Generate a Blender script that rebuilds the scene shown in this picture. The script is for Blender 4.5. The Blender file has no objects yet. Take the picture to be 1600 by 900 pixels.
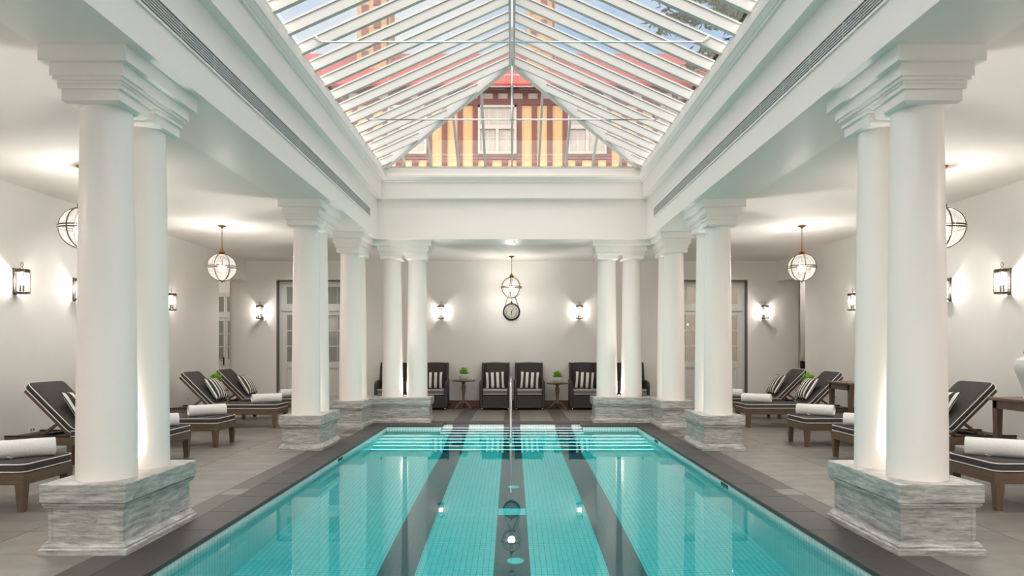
import bpy, bmesh, math, random
from mathutils import Vector, Matrix
R = math.radians
PI = math.pi
random.seed(7)
scene = bpy.context.scene
col = scene.collection

# ------------------------------------------------------------------ camera
EYE = 1.40
F_PX = 1100.0
cam_d = bpy.data.cameras.new('camera')
cam = bpy.data.objects.new('camera', cam_d)
col.objects.link(cam)
cam.location = (0, 0, EYE)
cam.rotation_euler = (R(90), 0, 0)
cam_d.sensor_width = 36.0
cam_d.lens = 36.0 * F_PX / 1600.0
cam_d.shift_y = 95.0 / 1600.0
cam_d.clip_start = 0.05
cam_d.clip_end = 500
scene.camera = cam

# ------------------------------------------------------------------ world, sun, exposure
SKY_STRENGTH = 0.52
SUN_STRENGTH = 3.5
LAMP_PENDANT = 28.0
LAMP_SCONCE = 7.0
LAMP_UPLIGHT = 45.0
scene.view_settings.view_transform = 'Standard'
scene.view_settings.look = 'None'
scene.view_settings.gamma = 1.0
scene.view_settings.use_curve_mapping = False
scene.view_settings.exposure = 1.2

world = bpy.data.worlds.new('sky')
scene.world = world
world.use_nodes = True
wn = world.node_tree
wn.nodes.clear()
w_out = wn.nodes.new('ShaderNodeOutputWorld')
w_bg = wn.nodes.new('ShaderNodeBackground')
w_tc = wn.nodes.new('ShaderNodeTexCoord')
w_map = wn.nodes.new('ShaderNodeMapping')
w_map.inputs['Scale'].default_value = (2.2, 2.2, 4.0)
w_n = wn.nodes.new('ShaderNodeTexNoise')
w_n.inputs['Scale'].default_value = 1.6
w_n.inputs['Detail'].default_value = 6
w_n.inputs['Roughness'].default_value = 0.55
w_r = wn.nodes.new('ShaderNodeValToRGB')
w_r.color_ramp.elements[0].position = 0.42
w_r.color_ramp.elements[0].color = (0.42, 0.62, 0.90, 1)
w_r.color_ramp.elements[1].position = 0.66
w_r.color_ramp.elements[1].color = (0.95, 0.96, 0.97, 1)
wn.links.new(w_tc.outputs['Generated'], w_map.inputs['Vector'])
wn.links.new(w_map.outputs['Vector'], w_n.inputs['Vector'])
wn.links.new(w_n.outputs['Fac'], w_r.inputs['Fac'])
wn.links.new(w_r.outputs['Color'], w_bg.inputs['Color'])
w_bg.inputs['Strength'].default_value = SKY_STRENGTH
wn.links.new(w_bg.outputs['Background'], w_out.inputs['Surface'])

sun_d = bpy.data.lights.new('sun', 'SUN')
sun_d.energy = SUN_STRENGTH
sun_d.angle = R(100)
sun_d.color = (1.0, 0.90, 0.79)
sun = bpy.data.objects.new('sun', sun_d)
sun.rotation_euler = (R(40), R(-6), 0)      # high and from behind the camera, veiled by cloud
sun.location = (0, -10, 30)
col.objects.link(sun)

cy = scene.cycles
cy.use_denoising = True
cy.max_bounces = 14
cy.diffuse_bounces = 6
cy.glossy_bounces = 5
cy.transmission_bounces = 8
cy.transparent_max_bounces = 24
cy.sample_clamp_indirect = 4.0
cy.blur_glossy = 1.0
cy.caustics_refractive = True
cy.caustics_reflective = False


# ================================================================== helpers
class MB:
    """collects shapes, builds one mesh object"""
    def __init__(self, M=None):
        self.v = []
        self.f = []
        self.M = M or Matrix.Identity(4)

    def add(self, vs, fs, M=None):
        T = self.M @ M if M is not None else self.M
        b = len(self.v)
        self.v += [tuple(T @ Vector(p)) for p in vs]
        self.f += [tuple(b + i for i in f) for f in fs]
        return self

    def box(self, x0, x1, y0, y1, z0, z1, M=None):
        vs = [(x0, y0, z0), (x1, y0, z0), (x1, y1, z0), (x0, y1, z0), (x0, y0, z1), (x1, y0, z1), (x1, y1, z1), (x0, y1, z1)]
        fs = [(0, 3, 2, 1), (4, 5, 6, 7), (0, 1, 5, 4), (1, 2, 6, 5), (2, 3, 7, 6), (3, 0, 4, 7)]
        return self.add(vs, fs, M)

    def rbox(self, x0, x1, y0, y1, z0, z1, r=0.01, seg=2, M=None):
        bm = bmesh.new()
        bmesh.ops.create_cube(bm, size=1.0)
        for v in bm.verts:
            v.co = Vector(((x0 + x1) / 2 + v.co.x * (x1 - x0), (y0 + y1) / 2 + v.co.y * (y1 - y0), (z0 + z1) / 2 + v.co.z * (z1 - z0)))
        bmesh.ops.bevel(bm, geom=list(bm.edges), offset=r, segments=seg, affect='EDGES', profile=0.5)
        bm.verts.ensure_lookup_table()
        for i, v in enumerate(bm.verts):
            v.index = i
        vs = [tuple(v.co) for v in bm.verts]
        fs = [tuple(v.index for v in f.verts) for f in bm.faces]
        bm.free()
        return self.add(vs, fs, M)

    def prism(self, pts, axis, a, b, M=None):
        """polygon pts (2-D) extruded along an axis from a to b"""
        n = len(pts)
        def put(p, t):
            if axis == 'x': return (t, p[0], p[1])
            if axis == 'y': return (p[0], t, p[1])
            return (p[0], p[1], t)
        vs = [put(p, a) for p in pts] + [put(p, b) for p in pts]
        fs = [tuple(range(n)), tuple(range(2 * n - 1, n - 1, -1))]
        for i in range(n):
            j = (i + 1) % n
            fs.append((i, i + n, j + n, j))
        return self.add(vs, fs, M)

    def lathe(self, prof, n=24, c=(0, 0, 0), M=None, cap=True):
        vs, fs = [], []
        for (r, z) in prof:
            for k in range(n):
                a = 2 * PI * k / n
                vs.append((c[0] + r * math.cos(a), c[1] + r * math.sin(a), c[2] + z))
        for i in range(len(prof) - 1):
            for k in range(n):
                k2 = (k + 1) % n
                fs.append((i * n + k, i * n + k2, (i + 1) * n + k2, (i + 1) * n + k))
        if cap:
            if prof[0][0] > 1e-4: fs.append(tuple(range(n - 1, -1, -1)))
            if prof[-1][0] > 1e-4: fs.append(tuple((len(prof) - 1) * n + k for k in range(n)))
        return self.add(vs, fs, M)

    def tube(self, pts, r, n=8, closed=False, M=None):
        P = [Vector(p) for p in pts]
        m = len(P)
        rs = r if isinstance(r, (list, tuple)) else [r] * m
        vs, fs = [], []
        prev = None
        for i in range(m):
            if closed:
                d = (P[(i + 1) % m] - P[i - 1])
            else:
                d = P[min(i + 1, m - 1)] - P[max(i - 1, 0)]
            if d.length < 1e-9: d = Vector((0, 0, 1))
            d.normalize()
            if prev is None:
                u = d.orthogonal().normalized()
            else:
                u = prev - d * prev.dot(d)
                if u.length < 1e-6: u = d.orthogonal()
                u.normalize()
            prev = u
            w = d.cross(u)
            for k in range(n):
                a = 2 * PI * k / n
                vs.append(tuple(P[i] + (u * math.cos(a) + w * math.sin(a)) * rs[i]))
        last = m if closed else m - 1
        for i in range(last):
            i2 = (i + 1) % m
            for k in range(n):
                k2 = (k + 1) % n
                fs.append((i * n + k, i * n + k2, i2 * n + k2, i2 * n + k))
        if not closed:
            fs.append(tuple(range(n - 1, -1, -1)))
            fs.append(tuple((m - 1) * n + k for k in range(n)))
        return self.add(vs, fs, M)

    def loft(self, poly, prof, M=None):
        """closed ccw polygon grown by offset o at height z for each (o, z) of the profile"""
        n = len(poly)
        vs, fs = [], []
        for (o, z) in prof:
            for i in range(n):
                p0 = Vector(poly[i - 1]); p1 = Vector(poly[i]); p2 = Vector(poly[(i + 1) % n])
                d1 = (p1 - p0).normalized(); d2 = (p2 - p1).normalized()
                n1 = Vector((d1.y, -d1.x)); n2 = Vector((d2.y, -d2.x))
                k = n1 + n2
                k = k / max(1e-6, k.dot(n1))
                q = p1 + k * o
                vs.append((q.x, q.y, z))
        for j in range(len(prof) - 1):
            for i in range(n):
                i2 = (i + 1) % n
                fs.append((j * n + i, j * n + i2, (j + 1) * n + i2, (j + 1) * n + i))
        fs.append(tuple(range(n - 1, -1, -1)))
        fs.append(tuple((len(prof) - 1) * n + i for i in range(n)))
        return self.add(vs, fs, M)

    def build(self, name, mat=None, parent=None, smooth=False, angle=40):
        me = bpy.data.meshes.new(name)
        me.from_pydata(self.v, [], self.f)
        bm = bmesh.new()
        bm.from_mesh(me)
        bmesh.ops.recalc_face_normals(bm, faces=list(bm.faces))
        bm.to_mesh(me)
        bm.free()
        if mat: me.materials.append(mat)
        if smooth:
            me.polygons.foreach_set('use_smooth', [True] * len(me.polygons))
            me.set_sharp_from_angle(angle=R(angle))
        me.update()
        o = bpy.data.objects.new(name, me)
        col.objects.link(o)
        if parent: o.parent = parent
        return o


def rect(x0, x1, y0, y1):
    return [(x0, y0), (x1, y0), (x1, y1), (x0, y1)]

def tag(o, label=None, cat=None, group=None, kind=None):
    if label: o['label'] = label
    if cat: o['category'] = cat
    if group: o['group'] = group
    if kind: o['kind'] = kind
    return o

def thing(name, label, cat, loc=(0, 0, 0), rz=0, group=None):
    o = bpy.data.objects.new(name, None)
    o.empty_display_size = 0.1
    col.objects.link(o)
    o.location = loc
    o.rotation_euler = (0, 0, rz)
    return tag(o, label, cat, group)

def copy_tree(o, parent=None):
    c = o.copy()
    col.objects.link(c)
    c.parent = parent
    for ch in list(o.children):
        copy_tree(ch, c)
    return c

def lamp(name, kind, loc, energy, color=(1, 1, 1), parent=None, **kw):
    d = bpy.data.lights.new(name, kind)
    d.energy = energy
    d.color = color
    for k, v in kw.items():
        setattr(d, k, v)
    o = bpy.data.objects.new(name, d)
    o.location = loc
    col.objects.link(o)
    if parent: o.parent = parent
    return o

# ------------------------------------------------------------------ materials
MATS = {}
def new_mat(name):
    m = bpy.data.materials.new(name)
    m.use_nodes = True
    nt = m.node_tree
    b = nt.nodes['Principled BSDF']
    MATS[name] = m
    return m, nt, b

def lin(c):
    """sRGB 0-255 to linear"""
    out = []
    for x in c:
        x = x / 255.0
        out.append(x / 12.92 if x <= 0.04045 else ((x + 0.055) / 1.055) ** 2.4)
    return (*out, 1.0)

def simple(name, rgb, rough=0.5, metal=0.0, spec=0.5, var=0.0, vscale=8.0, stretch=(1, 1, 1), bump=0.0, bscale=60.0, objvar=0.0):
    m, nt, b = new_mat(name)
    c = lin(rgb)
    b.inputs['Base Color'].default_value = c
    b.inputs['Roughness'].default_value = rough
    b.inputs['Metallic'].default_value = metal
    b.inputs['Specular IOR Level'].default_value = spec
    if var or bump:
        tc = nt.nodes.new('ShaderNodeTexCoord')
        mp = nt.nodes.new('ShaderNodeMapping')
        mp.inputs['Scale'].default_value = stretch
        nt.links.new(tc.outputs['Object'], mp.inputs['Vector'])
    last = None
    if var:
        n = nt.nodes.new('ShaderNodeTexNoise')
        n.inputs['Scale'].default_value = vscale
        n.inputs['Detail'].default_value = 6
        n.inputs['Roughness'].default_value = 0.6
        nt.links.new(mp.outputs['Vector'], n.inputs['Vector'])
        r = nt.nodes.new('ShaderNodeValToRGB')
        r.color_ramp.elements[0].position = 0.3
        r.color_ramp.elements[1].position = 0.7
        r.color_ramp.elements[0].color = tuple(x * (1 - var) for x in c[:3]) + (1,)
        r.color_ramp.elements[1].color = tuple(min(1, x * (1 + var)) for x in c[:3]) + (1,)
        nt.links.new(n.outputs['Fac'], r.inputs['Fac'])
        last = r.outputs['Color']
    if objvar:
        oi = nt.nodes.new('ShaderNodeObjectInfo')
        mr = nt.nodes.new('ShaderNodeMapRange')
        mr.inputs['To Min'].default_value = 1 - objvar
        mr.inputs['To Max'].default_value = 1 + objvar
        nt.links.new(oi.outputs['Random'], mr.inputs['Value'])
        hs = nt.nodes.new('ShaderNodeHueSaturation')
        nt.links.new(mr.outputs['Result'], hs.inputs['Value'])
        if last: nt.links.new(last, hs.inputs['Color'])
        else: hs.inputs['Color'].default_value = c
        last = hs.outputs['Color']
    if last: nt.links.new(last, b.inputs['Base Color'])
    if bump:
        n2 = nt.nodes.new('ShaderNodeTexNoise')
        n2.inputs['Scale'].default_value = bscale
        n2.inputs['Detail'].default_value = 4
        nt.links.new(mp.outputs['Vector'], n2.inputs['Vector'])
        bp = nt.nodes.new('ShaderNodeBump')
        bp.inputs['Strength'].default_value = bump
        bp.inputs['Distance'].default_value = 0.01
        nt.links.new(n2.outputs['Fac'], bp.inputs['Height'])
        nt.links.new(bp.outputs['Normal'], b.inputs['Normal'])
    return m

M_WALL = simple('wall_paint', (242, 237, 232), 0.6, var=0.015, vscale=1.5, bump=0.03, bscale=90)
M_CEIL = simple('ceiling_paint', (243, 237, 231), 0.7, bump=0.02, bscale=90)
M_TRIM = simple('white_trim_paint', (250, 242, 235), 0.42, bump=0.02, bscale=50)
M_COLUMN = simple('column_paint', (250, 242, 235), 0.4, bump=0.02, bscale=40)
M_BEAMUNDER = M_TRIM
M_TILE = simple('floor_stone', (124, 118, 111), 0.42, var=0.24, vscale=2.2, stretch=(1, 1.6, 1), bump=0.08, bscale=25, objvar=0.10)
M_TAUPE = simple('taupe_stone', (82, 75, 72), 0.45, var=0.12, vscale=5, stretch=(5, 1, 1), objvar=0.08, bump=0.06)
M_BASALT = simple('basalt_coping', (64, 60, 59), 0.5, var=0.14, vscale=6, objvar=0.07, bump=0.12, bscale=50)
M_GROUT = simple('grout', (108, 103, 97), 0.8)
M_WOOD = simple('brown_teak', (100, 80, 64), 0.45, var=0.28, vscale=5, stretch=(1.2, 9, 9), bump=0.05, bscale=30)
M_WOODV = simple('brown_teak_upright', (100, 80, 64), 0.45, var=0.28, vscale=5, stretch=(9, 9, 1.2), bump=0.05, bscale=30)
M_WOODDARK = simple('dark_slat_wood', (52, 40, 34), 0.5, var=0.2, vscale=6, stretch=(1, 8, 8))
M_GREYWOOD = simple('weathered_wood', (112, 98, 82), 0.5, var=0.3, vscale=9, stretch=(1, 1, 4), bump=0.06)
M_BASEBOARD = simple('redbrown_baseboard', (122, 72, 52), 0.4, var=0.15, vscale=4, stretch=(1, 6, 6))
M_CUSHION = simple('charcoal_fabric', (72, 69, 67), 0.85, spec=0.2, var=0.1, vscale=30, bump=0.1, bscale=180)
M_CHAIRCUSHION = simple('grey_seat_fabric', (120, 117, 115), 0.85, spec=0.2, bump=0.08, bscale=180)
M_PIPING = simple('white_piping', (236, 234, 230), 0.7, spec=0.2)
M_TOWEL = simple('white_terry', (243, 241, 238), 0.95, spec=0.1, bump=0.5, bscale=110)
M_BRASS = simple('aged_brass', (150, 112, 62), 0.3, metal=1.0, var=0.2, vscale=20)
M_BRONZE = simple('dark_bronze', (84, 72, 62), 0.38, metal=0.9, var=0.15, vscale=20)
M_IRON = simple('dark_iron', (40, 37, 35), 0.45, metal=0.6)
M_CHROME = simple('chrome', (215, 215, 215), 0.12, metal=1.0)
M_CERAMIC = simple('white_ceramic', (232, 232, 230), 0.15)
M_POT = simple('grey_white_pot', (205, 203, 200), 0.35, var=0.06, vscale=10)
M_LEAF = simple('succulent_green', (128, 182, 58), 0.45, var=0.3, vscale=14)
M_LEAFDARK = simple('tree_green', (78, 94, 58), 0.6, var=0.4, vscale=1.5)
M_BARK = simple('bark', (120, 96, 78), 0.8, var=0.3, vscale=6)
M_ALU = simple('white_aluminium', (210, 207, 202), 0.4, spec=0.5)
M_GRILLE = simple('grille_metal', (200, 198, 195), 0.5)
M_DARK = simple('dark_duct', (92, 91, 90), 0.9)
M_DOORPAINT = simple('pale_door_paint', (214, 212, 205), 0.45)
M_REVEAL = simple('dark_door_reveal', (96, 92, 84), 0.6)
M_DIALFACE = simple('aged_clock_face', (196, 190, 178), 0.6, var=0.1, vscale=12)
M_CREAM = simple('ochre_render', (218, 176, 128), 0.8, var=0.05, vscale=2)
M_TIMBER = simple('brown_timber', (124, 76, 70), 0.7, var=0.15, vscale=3, stretch=(1, 1, 0.3))
M_ROOF = simple('red_roof_tile', (160, 78, 72), 0.7, var=0.12, vscale=3, bump=0.3, bscale=14)
M_GUTTER = simple('red_gutter', (190, 62, 54), 0.5)
M_CHIMNEY = simple('tan_brick', (186, 150, 110), 0.8, var=0.15, vscale=7)
M_WHITEPAINT = simple('window_white', (200, 190, 180), 0.5)
M_GROUND = simple('courtyard_paving', (170, 165, 158), 0.8, var=0.1, vscale=1)
M_OUTWALL = simple('outer_render', (226, 214, 200), 0.8)
M_OUTLET = simple('outlet_plastic', (240, 240, 238), 0.35)
M_NOSING = simple('white_plastic', (252, 252, 250), 0.3)

def glass_thin(name, tint=(1, 1, 1), refl=1.0, rough=0.0):
    """thin pane: transparent with a Fresnel reflection"""
    m = bpy.data.materials.new(name)
    m.use_nodes = True
    nt = m.node_tree
    nt.nodes.clear()
    o = nt.nodes.new('ShaderNodeOutputMaterial')
    t = nt.nodes.new('ShaderNodeBsdfTransparent')
    t.inputs['Color'].default_value = (*tint, 1)
    g = nt.nodes.new('ShaderNodeBsdfGlossy')
    g.inputs['Roughness'].default_value = rough
    f = nt.nodes.new('ShaderNodeFresnel')
    f.inputs['IOR'].default_value = 1.45
    mu = nt.nodes.new('ShaderNodeMath')
    mu.operation = 'MULTIPLY'
    mu.inputs[1].default_value = refl
    mx = nt.nodes.new('ShaderNodeMixShader')
    nt.links.new(f.outputs['Fac'], mu.inputs[0])
    nt.links.new(mu.outputs['Value'], mx.inputs['Fac'])
    nt.links.new(t.outputs['BSDF'], mx.inputs[1])
    nt.links.new(g.outputs['BSDF'], mx.inputs[2])
    nt.links.new(mx.outputs['Shader'], o.inputs['Surface'])
    return m

def globe_glass(name, fac):
    m = glass_thin(name, (0.98, 0.96, 0.93), 0.6, 0.05)
    nt = m.node_tree
    tr_ = nt.nodes.new('ShaderNodeBsdfTranslucent')
    tr_.inputs['Color'].default_value = (0.95, 0.92, 0.88, 1)
    mx = nt.nodes.new('ShaderNodeMixShader')
    mx.inputs['Fac'].default_value = fac
    out_ = [n for n in nt.nodes if n.type == 'OUTPUT_MATERIAL'][0]
    src = out_.inputs['Surface'].links[0].from_socket
    nt.links.new(src, mx.inputs[1])
    nt.links.new(tr_.outputs['BSDF'], mx.inputs[2])
    nt.links.new(mx.outputs['Shader'], out_.inputs['Surface'])
    return m
M_GLOBE = globe_glass('ribbed_globe_glass', 0.035)
M_LANTERN = globe_glass('lantern_glass', 0.025)
M_ROOFGLASS = glass_thin('roof_glass', (0.96, 0.97, 0.97), 0.35)
M_DOORGLASS = glass_thin('door_glass', (0.55, 0.55, 0.53), 1.3)
M_OBSCURE = simple('obscured_glass', (140, 142, 134), 0.12, spec=0.6)
M_FARGLASS = simple('far_window_glass', (176, 164, 152), 0.15, spec=0.6, var=0.2, vscale=9, stretch=(6, 1, 1))

def emit(name, rgb, strength):
    m, nt, b = new_mat(name)
    b.inputs['Base Color'].default_value = (0.9, 0.9, 0.9, 1)
    b.inputs['Emission Color'].default_value = (*rgb, 1)
    b.inputs['Emission Strength'].default_value = strength
    return m
M_BULB = emit('lit_bulb', (1.0, 0.9, 0.78), 14.0)
M_LED = emit('lit_step_edge', (1.0, 0.99, 0.97), 1.9)
M_DOWN = emit('downlight_lens', (1.0, 0.94, 0.86), 14.0)

def marble():
    m, nt, b = new_mat('grey_veined_marble')
    tc = nt.nodes.new('ShaderNodeTexCoord')
    mp = nt.nodes.new('ShaderNodeMapping')
    mp.inputs['Rotation'].default_value = (R(0.7), R(0.6), 0)
    mp.inputs['Scale'].default_value = (1.0, 1.0, 8.0)
    nt.links.new(tc.outputs['Object'], mp.inputs['Vector'])
    n = nt.nodes.new('ShaderNodeTexNoise')
    n.inputs['Scale'].default_value = 5.0
    n.inputs['Detail'].default_value = 12
    n.inputs['Roughness'].default_value = 0.78
    n.inputs['Distortion'].default_value = 0.35
    nt.links.new(mp.outputs['Vector'], n.inputs['Vector'])
    r = nt.nodes.new('ShaderNodeValToRGB')
    cr = r.color_ramp
    cr.elements[0].position = 0.34; cr.elements[0].color = lin((112, 108, 103))
    cr.elements[1].position = 0.64; cr.elements[1].color = lin((216, 214, 210))
    e = cr.elements.new(0.5); e.color = lin((172, 170, 165))
    oi = nt.nodes.new('ShaderNodeObjectInfo')
    hs = nt.nodes.new('ShaderNodeHueSaturation')
    mr = nt.nodes.new('ShaderNodeMapRange')
    mr.inputs['To Min'].default_value = 0.94
    mr.inputs['To Max'].default_value = 1.06
    nt.links.new(oi.outputs['Random'], mr.inputs['Value'])
    nt.links.new(mr.outputs['Result'], hs.inputs['Value'])
    nt.links.new(n.outputs['Fac'], r.inputs['Fac'])
    nt.links.new(r.outputs['Color'], hs.inputs['Color'])
    nt.links.new(hs.outputs['Color'], b.inputs['Base Color'])
    b.inputs['Roughness'].default_value = 0.3
    return m
M_MARBLE = marble()

def mosaic(name, axes, lanes=False):
    """small square pool mosaic; lanes adds the three dark swim-lane bands laid in the tiling"""
    m, nt, b = new_mat(name)
    geo = nt.nodes.new('ShaderNodeNewGeometry')
    sp = nt.nodes.new('ShaderNodeSeparateXYZ')
    nt.links.new(geo.outputs['Position'], sp.inputs['Vector'])
    cb = nt.nodes.new('ShaderNodeCombineXYZ')
    nt.links.new(sp.outputs['XYZ'.index(axes[0])], cb.inputs['X'])
    nt.links.new(sp.outputs['XYZ'.index(axes[1])], cb.inputs['Y'])
    bk = nt.nodes.new('ShaderNodeTexBrick')
    bk.offset = 0.0
    bk.inputs['Scale'].default_value = 1.0
    bk.inputs['Brick Width'].default_value = 0.05
    bk.inputs['Row Height'].default_value = 0.05
    bk.inputs['Mortar Size'].default_value = 0.0022
    bk.inputs['Mortar Smooth'].default_value = 0.2
    bk.inputs['Color1'].default_value = lin((246, 246, 242))
    bk.inputs['Color2'].default_value = lin((236, 237, 232))
    bk.inputs['Mortar'].default_value = lin((150, 148, 142))
    nt.links.new(cb.outputs['Vector'], bk.inputs['Vector'])
    last = bk.outputs['Color']
    if lanes:
        bk2 = nt.nodes.new('ShaderNodeTexBrick')
        bk2.offset = 0.0
        for k, v in (('Scale', 1.0), ('Brick Width', 0.05), ('Row Height', 0.05), ('Mortar Size', 0.0022), ('Mortar Smooth', 0.2)):
            bk2.inputs[k].default_value = v
        bk2.inputs['Color1'].default_value = lin((112, 92, 100))
        bk2.inputs['Color2'].default_value = lin((100, 84, 92))
        bk2.inputs['Mortar'].default_value = lin((120, 116, 114))
        nt.links.new(cb.outputs['Vector'], bk2.inputs['Vector'])
        ab = nt.nodes.new('ShaderNodeMath'); ab.operation = 'ABSOLUTE'
        nt.links.new(sp.outputs['X'], ab.inputs[0])
        # centre band |x| < 0.157
        c1 = nt.nodes.new('ShaderNodeMath'); c1.operation = 'LESS_THAN'; c1.inputs[1].default_value = 0.157
        nt.links.new(ab.outputs[0], c1.inputs[0])
        # side bands | |x| - 0.97 | < 0.157
        s1 = nt.nodes.new('ShaderNodeMath'); s1.operation = 'SUBTRACT'; s1.inputs[1].default_value = 0.97
        nt.links.new(ab.outputs[0], s1.inputs[0])
        s2 = nt.nodes.new('ShaderNodeMath'); s2.operation = 'ABSOLUTE'
        nt.links.new(s1.outputs[0], s2.inputs[0])
        s3 = nt.nodes.new('ShaderNodeMath'); s3.operation = 'LESS_THAN'; s3.inputs[1].default_value = 0.157
        nt.links.new(s2.outputs[0], s3.inputs[0])
        mxm = nt.nodes.new('ShaderNodeMath'); mxm.operation = 'MAXIMUM'
        nt.links.new(c1.outputs[0], mxm.inputs[0]); nt.links.new(s3.outputs[0], mxm.inputs[1])
        mix = nt.nodes.new('ShaderNodeMix'); mix.data_type = 'RGBA'
        nt.links.new(mxm.outputs[0], mix.inputs['Factor'])
        nt.links.new(bk.outputs['Color'], mix.inputs[6])
        nt.links.new(bk2.outputs['Color'], mix.inputs[7])
        last = mix.outputs[2]
    nt.links.new(last, b.inputs['Base Color'])
    b.inputs['Roughness'].default_value = 0.3
    return m
M_MOS_FLOOR = mosaic('pool_mosaic_floor', 'XY', True)
M_MOS_RISER = mosaic('pool_mosaic_riser', 'XZ', True)
M_MOS_END = mosaic('pool_mosaic_end', 'XZ', False)
M_MOS_SIDE = mosaic('pool_mosaic_side', 'YZ', False)

def water_mat():
    m = bpy.data.materials.new('pool_water')
    m.use_nodes = True
    nt = m.node_tree
    nt.nodes.clear()
    o = nt.nodes.new('ShaderNodeOutputMaterial')
    g = nt.nodes.new('ShaderNodeBsdfGlass')
    g.inputs['IOR'].default_value = 1.333
    g.inputs['Roughness'].default_value = 0.0
    g.inputs['Color'].default_value = (1, 1, 1, 1)
    va = nt.nodes.new('ShaderNodeVolumeAbsorption')
    va.inputs['Color'].default_value = (0.0, 0.955, 0.978, 1)
    va.inputs['Density'].default_value = 1.2
    nt.links.new(g.outputs['BSDF'], o.inputs['Surface'])
    nt.links.new(va.outputs['Volume'], o.inputs['Volume'])
    return m
M_WATER = water_mat()

def stripes(name, axis, period, offset, frac=0.5):
    m, nt, b = new_mat(name)
    tc = nt.nodes.new('ShaderNodeTexCoord')
    sp = nt.nodes.new('ShaderNodeSeparateXYZ')
    nt.links.new(tc.outputs['Object'], sp.inputs['Vector'])
    a = nt.nodes.new('ShaderNodeMath'); a.operation = 'ADD'; a.inputs[1].default_value = offset + 20 * period
    nt.links.new(sp.outputs[axis], a.inputs[0])
    d = nt.nodes.new('ShaderNodeMath'); d.operation = 'DIVIDE'; d.inputs[1].default_value = period
    nt.links.new(a.outputs[0], d.inputs[0])
    f = nt.nodes.new('ShaderNodeMath'); f.operation = 'FRACT'
    nt.links.new(d.outputs[0], f.inputs[0])
    l = nt.nodes.new('ShaderNodeMath'); l.operation = 'LESS_THAN'; l.inputs[1].default_value = frac
    nt.links.new(f.outputs[0], l.inputs[0])
    mix = nt.nodes.new('ShaderNodeMix'); mix.data_type = 'RGBA'
    mix.inputs[6].default_value = lin((240, 237, 230))
    mix.inputs[7].default_value = lin((64, 60, 57))
    nt.links.new(l.outputs[0], mix.inputs['Factor'])
    nt.links.new(mix.outputs[2], b.inputs['Base Color'])
    b.inputs['Roughness'].default_value = 0.85
    b.inputs['Specular IOR Level'].default_value = 0.2
    return m
M_STRIPE = stripes('striped_fabric', 0, 0.122, 0.030, 0.5)
M_STRIPE2 = stripes('narrow_striped_fabric', 0, 0.098, 0.026, 0.53)

def wicker():
    m, nt, b = new_mat('charcoal_wicker')
    tc = nt.nodes.new('ShaderNodeTexCoord')
    bk = nt.nodes.new('ShaderNodeTexChecker')
    bk.inputs['Scale'].default_value = 70
    bk.inputs['Color1'].default_value = lin((66, 62, 60))
    bk.inputs['Color2'].default_value = lin((44, 42, 41))
    nt.links.new(tc.outputs['Object'], bk.inputs['Vector'])
    nt.links.new(bk.outputs['Color'], b.inputs['Base Color'])
    bp = nt.nodes.new('ShaderNodeBump')
    bp.inputs['Strength'].default_value = 0.4
    bp.inputs['Distance'].default_value = 0.006
    nt.links.new(bk.outputs['Fac'], bp.inputs['Height'])
    nt.links.new(bp.outputs['Normal'], b.inputs['Normal'])
    b.inputs['Roughness'].default_value = 0.55
    return m
M_WICKER = wicker()

# ================================================================== dimensions (metres; y runs away from the camera)
SOF = EYE + 2.06          # beam soffit
CEIL = EYE + 2.10         # aisle ceiling
XW = 6.35                 # side walls
YB = 16.85                # back wall
YN = -4.0                 # wall behind the camera
BX = 2.53                 # inner face of the side beams
BY = 13.22                # face of the far beam
PX = 2.30                 # pool half width
PY0, PY1, PYR, PXR = 0.8, 12.90, 13.30, 1.30     # pool ends, stair recess
WL = -0.08                # water level
PD = -1.33                # pool floor

# ================================================================== structure
# floor: a base ring round the pool and laid stones on top of it
fb = MB()
FT = -0.014
fb.box(-XW - 0.2, -2.60, YN - 0.2, YB + 0.2, -0.25, FT)
fb.box(2.60, XW + 0.2, YN - 0.2, YB + 0.2, -0.25, FT)
fb.box(-2.60, 2.60, YN - 0.2, PY0 - 0.3, -0.25, FT)
fb.box(-2.60, 2.60, PYR + 0.25, YB + 0.2, -0.25, FT)
floor = fb.build('floor', M_GROUT)
tag(floor, 'pale grey-brown stone floor around the pool', 'floor', kind='structure')

_tile_cache = {}
def stone(name, x0, x1, y0, y1, z0, z1, mat, parent, gap=0.0025, r=0.002):
    w, d, h = x1 - x0 - 2 * gap, y1 - y0 - 2 * gap, z1 - z0
    key = (round(w, 3), round(d, 3), round(h, 3), mat.name)
    if key not in _tile_cache:
        mb = MB()
        mb.loft(rect(-w / 2, w / 2, -d / 2, d / 2), [(0, 0), (0, h - r), (-r, h)])
        o = mb.build(name, mat, parent)
        _tile_cache[key] = o.data
    else:
        o = bpy.data.objects.new(name, _tile_cache[key])
        col.objects.link(o)
        o.parent = parent
    o.location = ((x0 + x1) / 2, (y0 + y1) / 2, z0)
    return o

TX = 2.82
ncol = 4
tw = (XW - TX) / ncol
far_tiles = MB()
for s in (-1, 1):
    for i in range(ncol):
        xa = s * (TX + i * tw); xb = s * (TX + (i + 1) * tw)
        xa, xb = min(xa, xb), max(xa, xb)
        y = 3.0
        k = 0
        while y < YB - 0.01:
            y2 = min(y + 0.6, YB)
            stone('floor_tile', xa, xb, y, y2, FT, 0.0, M_TILE, floor)
            y = y2
    far_tiles.box(*sorted((s * TX, s * XW)), YN, 2.997, FT, -0.001)
far_tiles.box(-2.62, 2.62, YN, PY0 - 0.36, FT, -0.001)
ft = far_tiles.build('floor_tile_field', M_TILE, floor)
ft['kind'] = 'stuff'
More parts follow.
